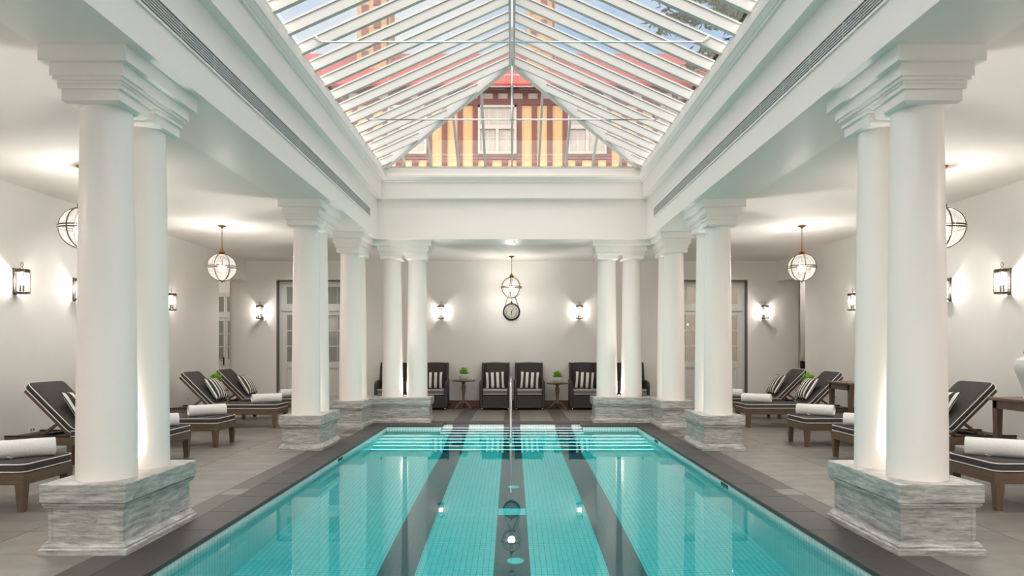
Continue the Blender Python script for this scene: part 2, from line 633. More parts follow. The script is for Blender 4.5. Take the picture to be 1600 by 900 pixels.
# border strip of taupe slabs beside the coping, broken by pale stones
for s in (-1, 1):
    def strip(y0, y1, mat):
        n = max(1, round((y1 - y0) / 0.9))
        for i in range(n):
            a = y0 + (y1 - y0) * i / n; b = y0 + (y1 - y0) * (i + 1) / n
            xs = sorted((s * 2.605, s * TX))
            stone('border_slab', xs[0], xs[1], a, b, FT, 0.0, mat, floor)
    strip(YN, 6.76, M_TAUPE)
    strip(6.76, 7.04, M_TILE)
    strip(7.04, 11.30, M_TAUPE)
    strip(11.30, 11.62, M_TILE)
    strip(11.62, 12.1, M_TAUPE)
    strip(12.1, YB, M_TILE)
# far deck between the stair recess and the back wall: three dark bands continue the lanes
bands = [(-2.604, -1.127, M_TILE), (-1.127, -0.813, M_TAUPE), (-0.813, -0.157, M_TILE), (-0.157, 0.157, M_TAUPE),
         (0.157, 0.813, M_TILE), (0.813, 1.127, M_TAUPE), (1.127, 2.604, M_TILE)]
for (xa, xb, m) in bands:
    y = PYR + 0.345
    while y < YB - 0.01:
        y2 = min(y + 0.6, YB)
        w = xb - xa
        n = 2 if w > 1.0 else 1
        for i in range(n):
            stone('floor_tile', xa + w * i / n, xa + w * (i + 1) / n, y, y2, FT, 0.0, m, floor)
        y = y2

# walls
wl = MB()
Y_OPEN = 15.25
LINT = 3.02
wl.box(-XW - 0.2, -XW, YN, Y_OPEN, -0.01, CEIL + 0.1)
wl.box(-XW - 0.2, -XW, Y_OPEN, YB, LINT, CEIL + 0.1)
tag(wl.build('wall_left', M_WALL), 'long white left wall behind the loungers', 'wall', kind='structure')
wr = MB()
wr.box(XW, XW + 0.2, YN, Y_OPEN, -0.01, CEIL + 0.1)
wr.box(XW, XW + 0.2, Y_OPEN, YB, LINT, CEIL + 0.1)
tag(wr.build('wall_right', M_WALL), 'long white right wall behind the loungers', 'wall', kind='structure')
# back wall with two door openings
DW0, DW1, DH = 3.66, 5.64, 3.05
wb = MB()
XBL, XBR = -6.71, 6.85
wb.box(XBL, -DW1, YB, YB + 0.25, -0.01, CEIL + 0.1)
wb.box(-DW1, -DW0, YB, YB + 0.25, DH, CEIL + 0.1)
wb.box(-DW0, DW0, YB, YB + 0.25, -0.01, CEIL + 0.1)
wb.box(DW0, DW1, YB, YB + 0.25, DH, CEIL + 0.1)
wb.box(DW1, XBR, YB, YB + 0.25, -0.01, CEIL + 0.1)
tag(wb.build('wall_back', M_WALL), 'white end wall with clock and wall lanterns', 'wall', kind='structure')
# wall behind the camera, its three tall glazed openings added for daylight
wf = MB()
ops = [(-5.6, -3.2), (-2.0, 2.0), (3.2, 5.6)]
xs = [-XW - 0.2] + [v for o in ops for v in o] + [XW + 0.2]
for i in range(0, len(xs), 2):
    wf.box(xs[i], xs[i + 1], YN - 0.25, YN, -0.01, CEIL + 0.1)
for (a, b) in ops:
    wf.box(a, b, YN - 0.25, YN, 3.1, CEIL + 0.1)
tag(wf.build('wall_front', M_WALL), 'white wall behind the viewer with tall openings added for daylight', 'wall', kind='structure')
for i, (a, b) in enumerate(ops):
    w = MB()
    n = 4 if b - a > 3 else 3
    for k in range(n + 1):
        x = a + (b - a) * k / n
        w.box(max(a, x - 0.03), min(b, x + 0.03), YN - 0.16, YN - 0.09, 0, 3.1)
    for z in (0.02, 1.0, 2.1, 3.04):
        w.box(a, b, YN - 0.155, YN - 0.095, z, z + 0.06)
    wo = w.build('window_%d' % (i + 1), M_DOORPAINT)
    tag(wo, 'tall window added for daylight in the unseen wall behind the viewer, %s' % ('left', 'middle', 'right')[i], 'window', kind='structure')
    MB().box(a, b, YN - 0.13, YN - 0.12, 0.02, 3.08).build('pane', M_ROOFGLASS, wo)

# ceilings of the aisles and end bay
ce = MB()
ce.box(-XW - 0.2, -3.22, YN, YB + 0.2, CEIL, CEIL + 0.25)
ce.box(3.22, XW + 0.2, YN, YB + 0.2, CEIL, CEIL + 0.25)
ce.box(-3.22, 3.22, 13.95, YB + 0.2, CEIL, CEIL + 0.25)
ce.box(-3.22, 3.22, YN, 0.0, CEIL, CEIL + 0.25)
tag(ce.build('ceiling', M_CEIL), 'flat white ceiling over the side aisles and end bay', 'ceiling', kind='structure')

# beams round the light well
ZB1 = EYE + 2.81          # top of lower beam face
ZB2 = EYE + 3.10
ZSK = EYE + 3.37          # skylight sill
NY = 0.2                  # near end of the light well
def ring(mb, xi, yi0, yi1, xo, yo0, yo1, z0, z1):
    mb.box(-xo, -xi, yo0, yo1, z0, z1)
    mb.box(xi, xo, yo0, yo1, z0, z1)
    mb.box(-xi, xi, yi1, yo1, z0, z1)
    mb.box(-xi, xi, yo0, yi0, z0, z1)
be = MB()
ring(be, BX, NY, BY, 3.23, -0.5, 13.95, SOF, ZB1)
tag(be.build('trim_1', M_TRIM), 'deep white beam framing the light well above the columns', 'beam', kind='structure')
be = MB()
ring(be, BX - 0.10, NY + 0.1, BY - 0.10, 3.23, -0.5, 13.95, ZB1, ZB2)
tag(be.build('trim_2', M_TRIM), 'plain white fascia projecting above the beam', 'fascia', kind='structure')
# cornice: stepped moulding, one ring built as a profile mitred round the well
def well_ring(profile, zbase):
    """profile of (inset from BX plane, z); lofted as an inner frame"""
    mb = MB()
    pts = []
    for (ins, z) in profile:
        x = BX - ins; y1 = BY - ins; y0 = NY + ins
        pts.append([(-x, y0, z), (x, y0, z), (x, y1, z), (-x, y1, z)])
    vs = [p for r_ in pts for p in r_]
    fs = []
    for j in range(len(pts) - 1):
        for i in range(4):
            i2 = (i + 1) % 4
            fs.append((j * 4 + i, j * 4 + i2, (j + 1) * 4 + i2, (j + 1) * 4 + i))
    mb.add(vs, fs)
    return mb
prof = [(-0.3, ZB2 - 0.002), (0.10, ZB2 - 0.002), (0.125, ZB2 + 0.005), (0.125, ZB2 + 0.03), (0.14, ZB2 + 0.035), (0.150, ZB2 + 0.05), (0.168, ZB2 + 0.075),
        (0.180, ZB2 + 0.085), (0.180, ZB2 + 0.125), (0.150, ZB2 + 0.135), (0.150, ZSK - 0.03), (-0.3, ZSK - 0.03)]
prof.append(prof[0])
tag(well_ring(prof, 0).build('trim_3', M_TRIM), 'stepped white cornice under the glass roof', 'cornice', kind='structure')
be = MB()
ring(be, BX + 0.05, NY - 0.05, BY + 0.05, 3.1, -0.4, 13.8, ZB2, ZSK - 0.02)
tag(be.build('trim_4', M_TRIM), 'white kerb behind the cornice of the glass roof', 'kerb', kind='structure')

# baseboard on the back wall
for i, (a, b) in enumerate(((-DW0 + 0.02, DW0 - 0.02), (XBL + 0.4, -DW1 - 0.02), (DW1 + 0.02, XBR - 0.5))):
    bb = MB().prism([(YB, 0.0), (YB - 0.022, 0.0), (YB - 0.022, 0.145), (YB - 0.012, 0.165), (YB, 0.168)], 'x', a, b)
    o = bb.build('baseboard_%s' % ('back', 'back_left', 'back_right')[i], M_BASEBOARD)
    tag(o, ('red-brown wooden baseboard behind the armchairs', 'short red-brown baseboard left of the left glazed door', 'short red-brown baseboard right of the right glazed door')[i], 'baseboard', kind='structure')

# side passages beyond the two openings
for s, nm in ((-1, 'left'), (1, 'right')):
    p = MB()
    xi = -XBL if s < 0 else XBR
    xo = 10.2
    ye = 20.7 if s < 0 else 19.2
    def sb(xa, xb, *a):
        xs_ = sorted((s * xa, s * xb))
        p.box(xs_[0], xs_[1], *a)
    sb(xi, xi + 0.15, YB + 0.25, ye, -0.01, 3.6)       # return of the end wall
    sb(XW + 0.2, xo, 13.6, 13.8, -0.01, 3.6)
    sb(xo, xo + 0.2, 13.6, ye + 0.2, -0.01, 3.6)
    sb(xi, xo + 0.2, ye, ye + 0.2, -0.01, 3.6)
    tag(p.build('wall_passage_%s' % nm, M_WALL), 'plain wall of the side passage beyond the %s opening' % nm, 'wall', kind='structure')
    q = MB()
    xs_ = sorted((s * (XW + 0.2), s * (xo + 0.2)))
    q.box(xs_[0], xs_[1], 13.6, ye + 0.2, 3.5, 3.6)
    tag(q.build('ceiling_passage_%s' % nm, M_CEIL), 'ceiling of the side passage beyond the %s opening' % nm, 'ceiling', kind='structure')
    q = MB()
    q.box(xs_[0], xs_[1], 13.6, ye + 0.2, -0.2, -0.002)
    tag(q.build('floor_passage_%s' % nm, M_TILE), 'stone floor of the side passage beyond the %s opening' % nm, 'floor', kind='structure')
    lamp('passage_fill', 'POINT', (s * 8.3, 18.3, 3.2), 22 if s < 0 else 8, (1, 0.95, 0.9), shadow_soft_size=0.15)  # added light for the passage, with no fixture behind it

# ------------------------------------------------------------------ doors
def door(n, label, cx, y, w, h, glass_t, glass_d, reveal=True, ST=0.11):
    """pair of glazed leaves with transom lights, facing -y; y is the wall face"""
    d = thing('door_%d' % n, label, 'door', (cx, y, 0))
    d['kind'] = 'structure'
    hw = w / 2
    fr = MB()
    fr.box(-hw, -hw + 0.06, 0.10, 0.2, 0, h)
    fr.box(hw - 0.06, hw, 0.10, 0.2, 0, h)
    fr.box(-hw + 0.06, hw - 0.06, 0.10, 0.2, h - 0.06, h)
    fr.box(-hw + 0.06, hw - 0.06, 0.095, 0.2, 2.31, 2.42)
    fr.build('door_frame', M_DOORPAINT, d)
    if reveal:
        rv = MB()
        rv.box(-hw - 0.035, -hw, 0.0, 0.22, 0, h + 0.03)
        rv.box(hw, hw + 0.035, 0.0, 0.22, 0, h + 0.03)
        rv.box(-hw, hw, 0.0, 0.22, h, h + 0.03)
        rv.build('reveal', M_REVEAL, d)
    lw = hw - 0.06
    for s in (-1, 1):
        def fx(u): return u if s > 0 else -u
        def bx(m, u0, u1, *a):
            q = sorted((fx(u0), fx(u1)))
            m.box(q[0], q[1], *a)
        # leaf
        lf = MB()
        bx(lf, 0.003, ST, 0.12, 0.17, 0.02, 2.31)
        bx(lf, lw - ST, lw, 0.12, 0.17, 0.02, 2.31)
        bx(lf, ST, lw - ST, 0.12, 0.17, 2.21, 2.31)
        bx(lf, ST, lw - ST, 0.12, 0.17, 0.95, 1.09)
        bx(lf, ST, lw - ST, 0.12, 0.17, 0.02, 0.24)
        leaf = lf.build('door_leaf', M_DOORPAINT, d)
        pm = MB()
        pm.loft([(min(fx(ST), fx(lw - ST)), 0.24), (max(fx(ST), fx(lw - ST)), 0.24), (max(fx(ST), fx(lw - ST)), 0.95), (min(fx(ST), fx(lw - ST)), 0.95)],
                [(0, -0.16), (0, -0.145), (-0.03, -0.135), (-0.05, -0.145), (-0.06, -0.145)], Matrix.Rotation(R(90), 4, 'X'))
        pm.build('door_panel', M_DOORPAINT, leaf)
        # muntins and panes: two columns, three rows
        g0, g1 = ST, lw - ST
        gm = (g0 + g1) / 2
        zs = [1.09, 1.463, 1.837, 2.21]
        for i in range(3):
            for (ua, ub) in ((g0, gm), (gm, g1)):
                pn = MB()
                bx(pn, ua + 0.004, ub - 0.004, 0.143, 0.148, zs[i], zs[i + 1])
                pn.build('pane', glass_d, leaf)
        mu = MB()
        bx(mu, gm - 0.012, gm + 0.012, 0.125, 0.165, 1.09, 2.21)
        mu.build('muntin', M_DOORPAINT, leaf)
        for z in zs[1:3]:
            mu = MB()
            bx(mu, g0, g1, 0.126, 0.164, z - 0.012, z + 0.012)
            mu.build('muntin', M_DOORPAINT, leaf)
        # transom light
        tl = MB()
        bx(tl, 0.003, ST - 0.01, 0.12, 0.17, 2.42, h - 0.06)
        bx(tl, lw - ST + 0.01, lw, 0.12, 0.17, 2.42, h - 0.06)
        bx(tl, ST - 0.01, lw - ST + 0.01, 0.12, 0.17, 2.42, 2.48)
        bx(tl, ST - 0.01, lw - ST + 0.01, 0.12, 0.17, h - 0.13, h - 0.06)
        t_ = tl.build('transom_light', M_DOORPAINT, d)
        for (ua, ub) in ((g0, gm), (gm, g1)):
            pn = MB()
            bx(pn, ua - 0.005, ub + 0.005, 0.143, 0.148, 2.48, h - 0.13)
            pn.build('pane', glass_t, t_)
        mu = MB()
        bx(mu, gm - 0.01, gm + 0.01, 0.125, 0.165, 2.48, h - 0.13)
        mu.build('muntin', M_DOORPAINT, t_)
        if s < 0:
            hd = MB()
            hd.rbox(-0.075, -0.035, 0.108, 0.12, 0.92, 1.16, 0.004, 1)
            hd.tube([(-0.055, 0.12, 1.06), (-0.055, 0.07, 1.06), (-0.06, 0.062, 1.06), (-0.17, 0.06, 1.055)], 0.009, 8)
            hd.build('handle', M_IRON, leaf, True)
    return d
door(1, 'left pale double door with obscured glass panes in the end wall', -(DW0 + DW1) / 2, YB, DW1 - DW0 - 0.08, DH - 0.03, M_OBSCURE, M_OBSCURE)
door(2, 'right pale double door with a bright outdoor view in its transom', (DW0 + DW1) / 2, YB, DW1 - DW0 - 0.08, DH - 0.03, M_DOORGLASS, M_DOORGLASS)
door(3, 'narrow pale glazed door at the end of the left passage', -8.38, 20.7 - 0.22, 1.42, 3.05, M_OBSCURE, M_OBSCURE, False, 0.06)

# ================================================================== pool
pool = thing('swimming_pool', 'long rectangular mosaic pool with three dark lane bands and steps', 'swimming pool')
pf = MB().box(-PX - 0.2, PX + 0.2, PY0 - 0.2, PYR + 0.2, PD - 0.15, PD)
pf.build('pool_floor', M_MOS_FLOOR, pool)
for s in (-1, 1):
    xs_ = sorted((s * PX, s * (PX + 0.28)))
    MB().box(xs_[0], xs_[1], PY0 - 0.25, PYR + 0.25, PD, -0.032).build('pool_wall', M_MOS_SIDE, pool)
    xs_ = sorted((s * PXR, s * PX))
    MB().box(xs_[0], xs_[1], PY1, PYR + 0.25, PD, -0.032).build('pool_wall', M_MOS_END, pool)
MB().box(-PXR, PXR, PYR, PYR + 0.25, PD, -0.032).build('pool_wall', M_MOS_RISER, pool)
MB().box(-PX, PX, PY0 - 0.25, PY0, PD, -0.032).build('pool_wall', M_MOS_END, pool)
# steps
NST = 8
for k in range(NST):
    yk = 13.20 - 0.25 * k                      # nosing line
    zt = WL - 0.03 - 0.14 * k                  # tread height
    hw = PXR if k < 3 else PX
    yb = PYR if k < 3 else PY1
    # tread runs from its own nosing back to the riser above
    yback = yb if (k == 0 or k == 3) else 13.20 - 0.25 * (k - 1)
    if k == 3: yback = PY1
    st = MB().box(-hw + 0.001, hw - 0.001, yk + 0.012, yback, PD + 0.001, zt)
    so = st.build('step', M_MOS_FLOOR, pool)
    MB().box(-hw + 0.002, hw - 0.002, yk + 0.006, yk + 0.013, PD + 0.002, zt - 0.002).build('riser', M_MOS_RISER, so)
    MB().rbox(-hw + 0.003, hw - 0.003, yk, yk + 0.03, zt - 0.018, zt + 0.006, 0.004, 1).build('nosing', M_LED, so)
# coping stones
CZ0 = -0.032
def coping(x0, x1, y0, y1):
    stone('coping_stone', x0, x1, y0, y1, CZ0, 0.004, M_BASALT, pool, 0.0015, 0.005)
for s in (-1, 1):
    n = 20
    for i in range(n):
        a = 0.45 + (PY1 - 0.02 - 0.45) * i / n; b = 0.45 + (PY1 - 0.02 - 0.45) * (i + 1) / n
        q = sorted((s * (PX - 0.025), s * 2.603))
        coping(q[0], q[1], a, b)
    q = sorted((s * (PXR - 0.025), s * 2.603))
    w = (q[1] - q[0]) / 2
    for i in range(2):
        coping(q[0] + w * i, q[0] + w * (i + 1), PY1 - 0.02, PY1 + 0.34)
    q = sorted((s * (PXR - 0.025), s * 1.52))
    coping(q[0], q[1], PY1 + 0.34, PYR + 0.34)
for i in range(4):
    w = 2 * (PXR - 0.025) / 4
    coping(-PXR + 0.025 + w * i, -PXR + 0.025 + w * (i + 1), PYR - 0.02, PYR + 0.34)
for i in range(8):
    w = 2 * (PX - 0.025) / 8
    coping(-PX + 0.025 + w * i, -PX + 0.025 + w * (i + 1), 0.45, PY0 + 0.02)
# floor inlets, drain and skimmers
for (x, y) in ((0.02, 8.9), (0.03, 6.2)):
    MB().lathe([(0.075, 0.0), (0.075, 0.012), (0.06, 0.02), (0.0, 0.02)], 24, (x, y, PD)).build('floor_inlet', M_NOSING, pool, True)
MB().rbox(-0.15, 0.15, 7.60, 7.86, PD, PD + 0.012, 0.004, 1).build('drain_cover', M_NOSING, pool)
for (x, y) in ((PX, 11.2), (PX, 7.6), (-PX, 9.4)):
    s = 1 if x > 0 else -1
    m_ = MB()
    q = sorted((x - s * 0.006, x + s * 0.02))
    m_.box(q[0], q[1], y - 0.16, y + 0.16, WL - 0.07, -0.04)
    sk = m_.build('skimmer', M_NOSING, pool)
    q = sorted((x - s * 0.008, x - s * 0.004))
    MB().box(q[0], q[1], y - 0.13, y + 0.13, WL - 0.05, -0.052).build('skimmer_mouth', simple('skimmer_shadow', (40, 70, 70), 0.6), sk)
# underwater lamps added unseen in the near end wall to brighten the pool
for x in (-1.3, 1.3):
    m_ = MB(Matrix.Translation((x, PY0, -0.6)) @ Matrix.Rotation(R(-90), 4, 'X'))
    m_.lathe([(0.10, -0.01), (0.10, 0.012), (0.085, 0.02), (0.08, 0.012), (0.0, 0.012)], 20)
    m_.build('added_pool_light', M_NOSING, pool, True)
    l = lamp('added_pool_beam', 'AREA', (x, PY0 + 0.03, -0.6), 42.0, (0.95, 1.0, 1.0), pool, shape='DISK', size=0.15)
    l.rotation_euler = (R(90), 0, PI)

# water body
out = [(-PX - 0.02, PY0 - 0.02), (PX + 0.02, PY0 - 0.02), (PX + 0.02, PY1 + 0.02), (PXR + 0.02, PY1 + 0.02), (PXR + 0.02, PYR + 0.02),
       (-PXR - 0.02, PYR + 0.02), (-PXR - 0.02, PY1 + 0.02), (-PX - 0.02, PY1 + 0.02)]
wt = MB().loft(out, [(0, PD - 0.05), (0, WL)])
tag(wt.build('pool_water', M_WATER), 'still turquoise water filling the pool', 'water', kind='stuff')

# ================================================================== columns
SHAFT_R0, SHAFT_R1 = 0.198, 0.168
PL_H = 0.48
def column_parts(c, half):
    """half: 0 whole capital; otherwise ('y'|'x', sign) - the side on which the neighbour's capital abuts"""
    prof = []
    z0, z1 = PL_H, SOF - 0.355
    n = 18
    for i in range(n + 1):
        t = i / n
        r = SHAFT_R0 + (SHAFT_R1 - SHAFT_R0) * (t ** 1.35)
        prof.append((r, z0 + (z1 - z0) * t))
    MB().lathe(prof, 48).build('shaft', M_COLUMN, c, True)
    # square necking and echinus under the shared slabs
    nk = MB().loft(rect(-0.2, 0.2, -0.2, 0.2), [(-0.025, z1 - 0.006), (0, z1 + 0.012), (0, z1 + 0.085), (0.018, z1 + 0.087), (0.018, z1 + 0.115), (0.03, z1 + 0.118)])
    nk.build('necking', M_COLUMN, c)
    ax, sg = half
    h = 0.24
    def slab(o, za, zb):
        x0, x1, y0, y1 = -o, o, -o, o
        if ax == 'y':
            if sg > 0: y1 = h
            else: y0 = -h
        if ax == 'x':
            if sg > 0: x1 = h
            else: x0 = -h
        return x0, x1, y0, y1
    zt = z1 + 0.118
    e = MB()
    for (o, za, zb) in ((0.218, zt - 0.002, zt + 0.022), (0.238, zt + 0.022, zt + 0.045), (0.252, zt + 0.045, zt + 0.13)):
        e.box(*slab(o, za, zb), za, zb)
    e.build('echinus', M_COLUMN, c)
    a = MB()
    a.box(*slab(0.30, 0, 0), zt + 0.13, SOF)
    a.build('abacus', M_COLUMN, c)

sides = {-1: 'left', 1: 'right'}
proto_col = {}
def column(x, y, half, label):
    c = thing('column', label, 'column', (x, y, 0), 0, 'white tapering columns round the pool')
    if half in proto_col:
        for ch in proto_col[half].children:
            copy_tree(ch, c)
    else:
        column_parts(c, half)
        proto_col[half] = c
    return c

def plinth(poly, label):
    p = thing('column_plinth', label, 'plinth', (0, 0, 0), 0, 'grey veined marble plinths under the columns')
    b = MB().loft(poly, [(-0.018, 0.075), (-0.018, 0.335)])
    b.build('plinth_body', M_MARBLE, p)
    b = MB().loft(poly, [(0.030, 0.0), (0.030, 0.035), (0.018, 0.045), (0.018, 0.055), (0.006, 0.07), (0.0, 0.082), (-0.02, 0.083)])
    b.build('base_moulding', M_MARBLE, p)
    b = MB().loft(poly, [(-0.03, 0.318), (0.006, 0.318), (0.006, 0.330), (0.014, 0.336), (0.016, 0.346), (0.006, 0.350), (0.006, 0.356), (0.022, 0.358), (0.022, PL_H - 0.005), (0.017, PL_H)])
    b.build('cap_slab', M_MARBLE, p)
    # corner trim strips proud of the faces
    n = len(poly)
    for i in range(n):
        p0 = Vector(poly[i - 1]); p1 = Vector(poly[i]); p2 = Vector(poly[(i + 1) % n])
        if (p1 - p0).cross(p2 - p1) > 0:
            q = rect(p1.x - 0.014, p1.x + 0.014, p1.y - 0.014, p1.y + 0.014)
            d = ((p0 - p1).normalized() + (p2 - p1).normalized()) * 0.028
            q = [(a + d.x, b_ + d.y) for (a, b_) in q]
            MB().loft(q, [(0, 0.076), (0, 0.334)]).build('corner_strip', M_MARBLE, p)
    return p

def uplight(x, y, axis, where):
    u = thing('uplight', 'small uplight on the plinth between the %s' % where, 'uplight', (x, y, PL_H), 0, 'uplights between paired columns')
    MB().lathe([(0.026, 0), (0.026, 0.018), (0.02, 0.022), (0.0, 0.022)], 16).build('housing', M_CHROME, u, True)
    MB().lathe([(0.017, 0.0225), (0.017, 0.024), (0.0, 0.024)], 16).build('lens', M_DOWN, u)
    l = lamp('uplight_beam', 'SPOT', (0, 0, 0.04), LAMP_UPLIGHT, (1.0, 0.97, 0.93), u, spot_size=R(120), spot_blend=0.8, shadow_soft_size=0.02)
    l.rotation_euler = (R(180), 0, 0)

CX = 2.91
PW = 0.27
for s in (-1, 1):
    S = sides[s]
    # nearest and middle pairs, one behind the other
    for (y, nm) in ((5.06, 'nearest'), (9.95, 'middle')):
        column(s * CX, y, ('y', 1), '%s %s pair of columns, the one nearer the viewer' % (nm, S))
        column(s * CX, y + 0.48, ('y', -1), '%s %s pair of columns, the one behind, beside the uplight' % (nm, S))
        plinth(rect(s * CX - PW, s * CX + PW, y - PW, y + 0.48 + PW), 'rectangular grey marble plinth of the %s %s column pair' % (nm, S))
        uplight(s * CX, y + 0.24, 'y', '%s %s pair of columns' % (nm, S))
    # corner group
    column(s * CX, 12.67, ('y', 1), 'column at the near end of the far %s L-shaped plinth' % S)
    column(s * CX, 13.15, ('y', -1), 'column half hidden behind the front one on the far %s L-shaped plinth' % S)
    xa, xb = s * 2.31, s * 1.83
    column(xa, 13.60, ('x', -s), 'outer column of the side-by-side pair facing the steps, far %s' % S)
    column(xb, 13.60, ('x', s), 'inner column of the side-by-side pair facing the steps, far %s' % S)
    uplight(s * 2.07, 13.60, 'x', 'side-by-side columns at the far %s' % S)
    uplight(s * CX, 12.91, 'y', 'front two columns of the far %s corner' % S)
    L = [(-CX - PW, 12.67 - PW), (-CX + PW, 12.67 - PW), (-CX + PW, 13.60 - PW), (-1.83 + PW, 13.60 - PW), (-1.83 + PW, 13.60 + PW), (-CX - PW, 13.60 + PW)]
    if s > 0:
        L = [(-a, b) for (a, b) in reversed(L)]
    plinth(L, 'L-shaped grey marble plinth at the far %s corner of the pool' % S)

# ------------------------------------------------------------------ linear air grilles in the side beams
for s in (-1, 1):
    g = thing('air_grille', 'long slotted air grille in the %s beam face' % sides[s], 'air vent', (s * BX, 0, 0), 0, 'linear air grilles in the beams')
    za, zb = EYE + 2.36, EYE + 2.49
    y0, y1 = 0.6, 12.5
    def gb(m, u0, u1, *a):
        q = sorted((-s * u0, -s * u1))
        m.box(q[0], q[1], *a)
    m_ = MB(); gb(m_, 0.001, 0.004, y0, y1, za, zb); m_.build('duct_opening', M_DARK, g)
    m_ = MB()
    gb(m_, 0.001, 0.014, y0 - 0.02, y1 + 0.02, za - 0.02, za)
    gb(m_, 0.001, 0.014, y0 - 0.02, y1 + 0.02, zb, zb + 0.02)
    gb(m_, 0.001, 0.014, y0 - 0.02, y0, za, zb)
    gb(m_, 0.001, 0.014, y1, y1 + 0.02, za, zb)
    m_.build('grille_frame', M_TRIM, g)
    for k in range(5):
        z = za + (zb - za) * (k + 1) / 6
        m_ = MB(); gb(m_, 0.004, 0.012, y0, y1, z - 0.006, z + 0.006); m_.build('blade', M_GRILLE, g)
    n = 20
    for k in range(1, n):
        y = y0 + (y1 - y0) * k / n
        m_ = MB(); gb(m_, 0.004, 0.0125, y - 0.006, y + 0.006, za, zb); m_.build('divider', M_GRILLE, g)

# ================================================================== skylight
sky_t = thing('skylight', 'hipped glass roof of closely spaced white rafters over the pool', 'skylight')
HS = 2.40
EY1, AP1 = 13.12, 10.95
EY0, AP0 = 0.35, 2.5
ZE, ZR = ZSK - 0.03, EYE + 4.42
RW, RD = 0.06, 0.118
def slope_pt(x, up=0.0):
    return ZR - (ZR - ZE) * abs(x) / HS + up
# ridge beam
MB().box(-0.045, 0.045, AP0, AP1, ZR - 0.02, ZR + 0.16).build('ridge_beam', M_ALU, sky_t)
MB().tube([(0, AP0, ZR - 0.04), (0, AP1, ZR - 0.04)], 0.025, 10).build('ridge_tube', M_ALU, sky_t, True)
def hip_x(y):
    """largest distance from the ridge reached by the hip at depth y (0 between the apexes)"""
    if y > AP1: return HS * (y - AP1) / (EY1 - AP1)
    if y < AP0: return HS * (AP0 - y) / (AP0 - EY0)
    return 0.0
SP = 0.49
ys = []
y = AP1
while y > AP0 + 0.1:
    ys.append(y); y -= SP
y = AP1 + SP
while y < EY1 - 0.15:
    ys.append(y); y += SP
y = AP0 - SP * 0.5
while y > EY0 + 0.15:
    ys.append(y); y -= SP
ys.sort()
for s in (-1, 1):
    for y in ys:
        hx = max(hip_x(y), 0.03)
        if HS - hx < 0.15: continue
        xa, xb = s * hx, s * (HS + 0.06)
        za, zb = slope_pt(xa), slope_pt(xb)
        q = [(xa, za), (xb, zb), (xb, zb + RD), (xa, za + RD)]
        MB().prism(q, 'y', y - RW / 2, y + RW / 2).build('rafter', M_ALU, sky_t)
        q = [(xa, za + RD), (xb, zb + RD), (xb, zb + RD + 0.018), (xa, za + RD + 0.018)]
        MB().prism(q, 'y', y - RW / 2 - 0.018, y + RW / 2 + 0.018).build('glazing_bar', M_ALU, sky_t)
    # panes
    edges = [EY0] + ys + [EY1]
    for a, b in zip(edges[:-1], edges[1:]):
        ha, hb = hip_x(a), hip_x(b)
        up = RD + 0.012
        pts = [(s * ha, a), (s * HS, a), (s * HS, b), (s * hb, b)]
        if abs(ha - HS) < 1e-3: pts = pts[1:]
        if abs(hb - HS) < 1e-3: pts = pts[:-1]
        top = [(x, y_, slope_pt(x, up + 0.008)) for (x, y_) in pts]
        bot = [(x, y_, slope_pt(x, up)) for (x, y_) in pts]
        n = len(pts)
        MB().add(bot + top, [tuple(range(n)), tuple(range(n, 2 * n))] + [(i, (i + 1) % n, n + (i + 1) % n, n + i) for i in range(n)]).build('glass_pane', M_ROOFGLASS, sky_t)
    # hip rafters
    for (ap, ey) in ((AP1, EY1), (AP0, EY0)):
        d = Vector((s * HS, ey - ap, ZE - ZR))
        side = Vector((-(ey - ap), s * HS, 0)).normalized() * 0.04
        a = Vector((0, ap, ZR)); b = a + d
        vs = []
        for pnt in (a, b):
            for (sg, u) in ((-1, -0.03), (1, -0.03), (1, RD + 0.02), (-1, RD + 0.02)):
                vs.append(tuple(pnt + side * sg + Vector((0, 0, u))))
        MB().add(vs, [(0, 1, 2, 3), (4, 5, 6, 7), (0, 1, 5, 4), (1, 2, 6, 5), (2, 3, 7, 6), (3, 0, 4, 7)]).build('hip_rafter', M_ALU, sky_t)
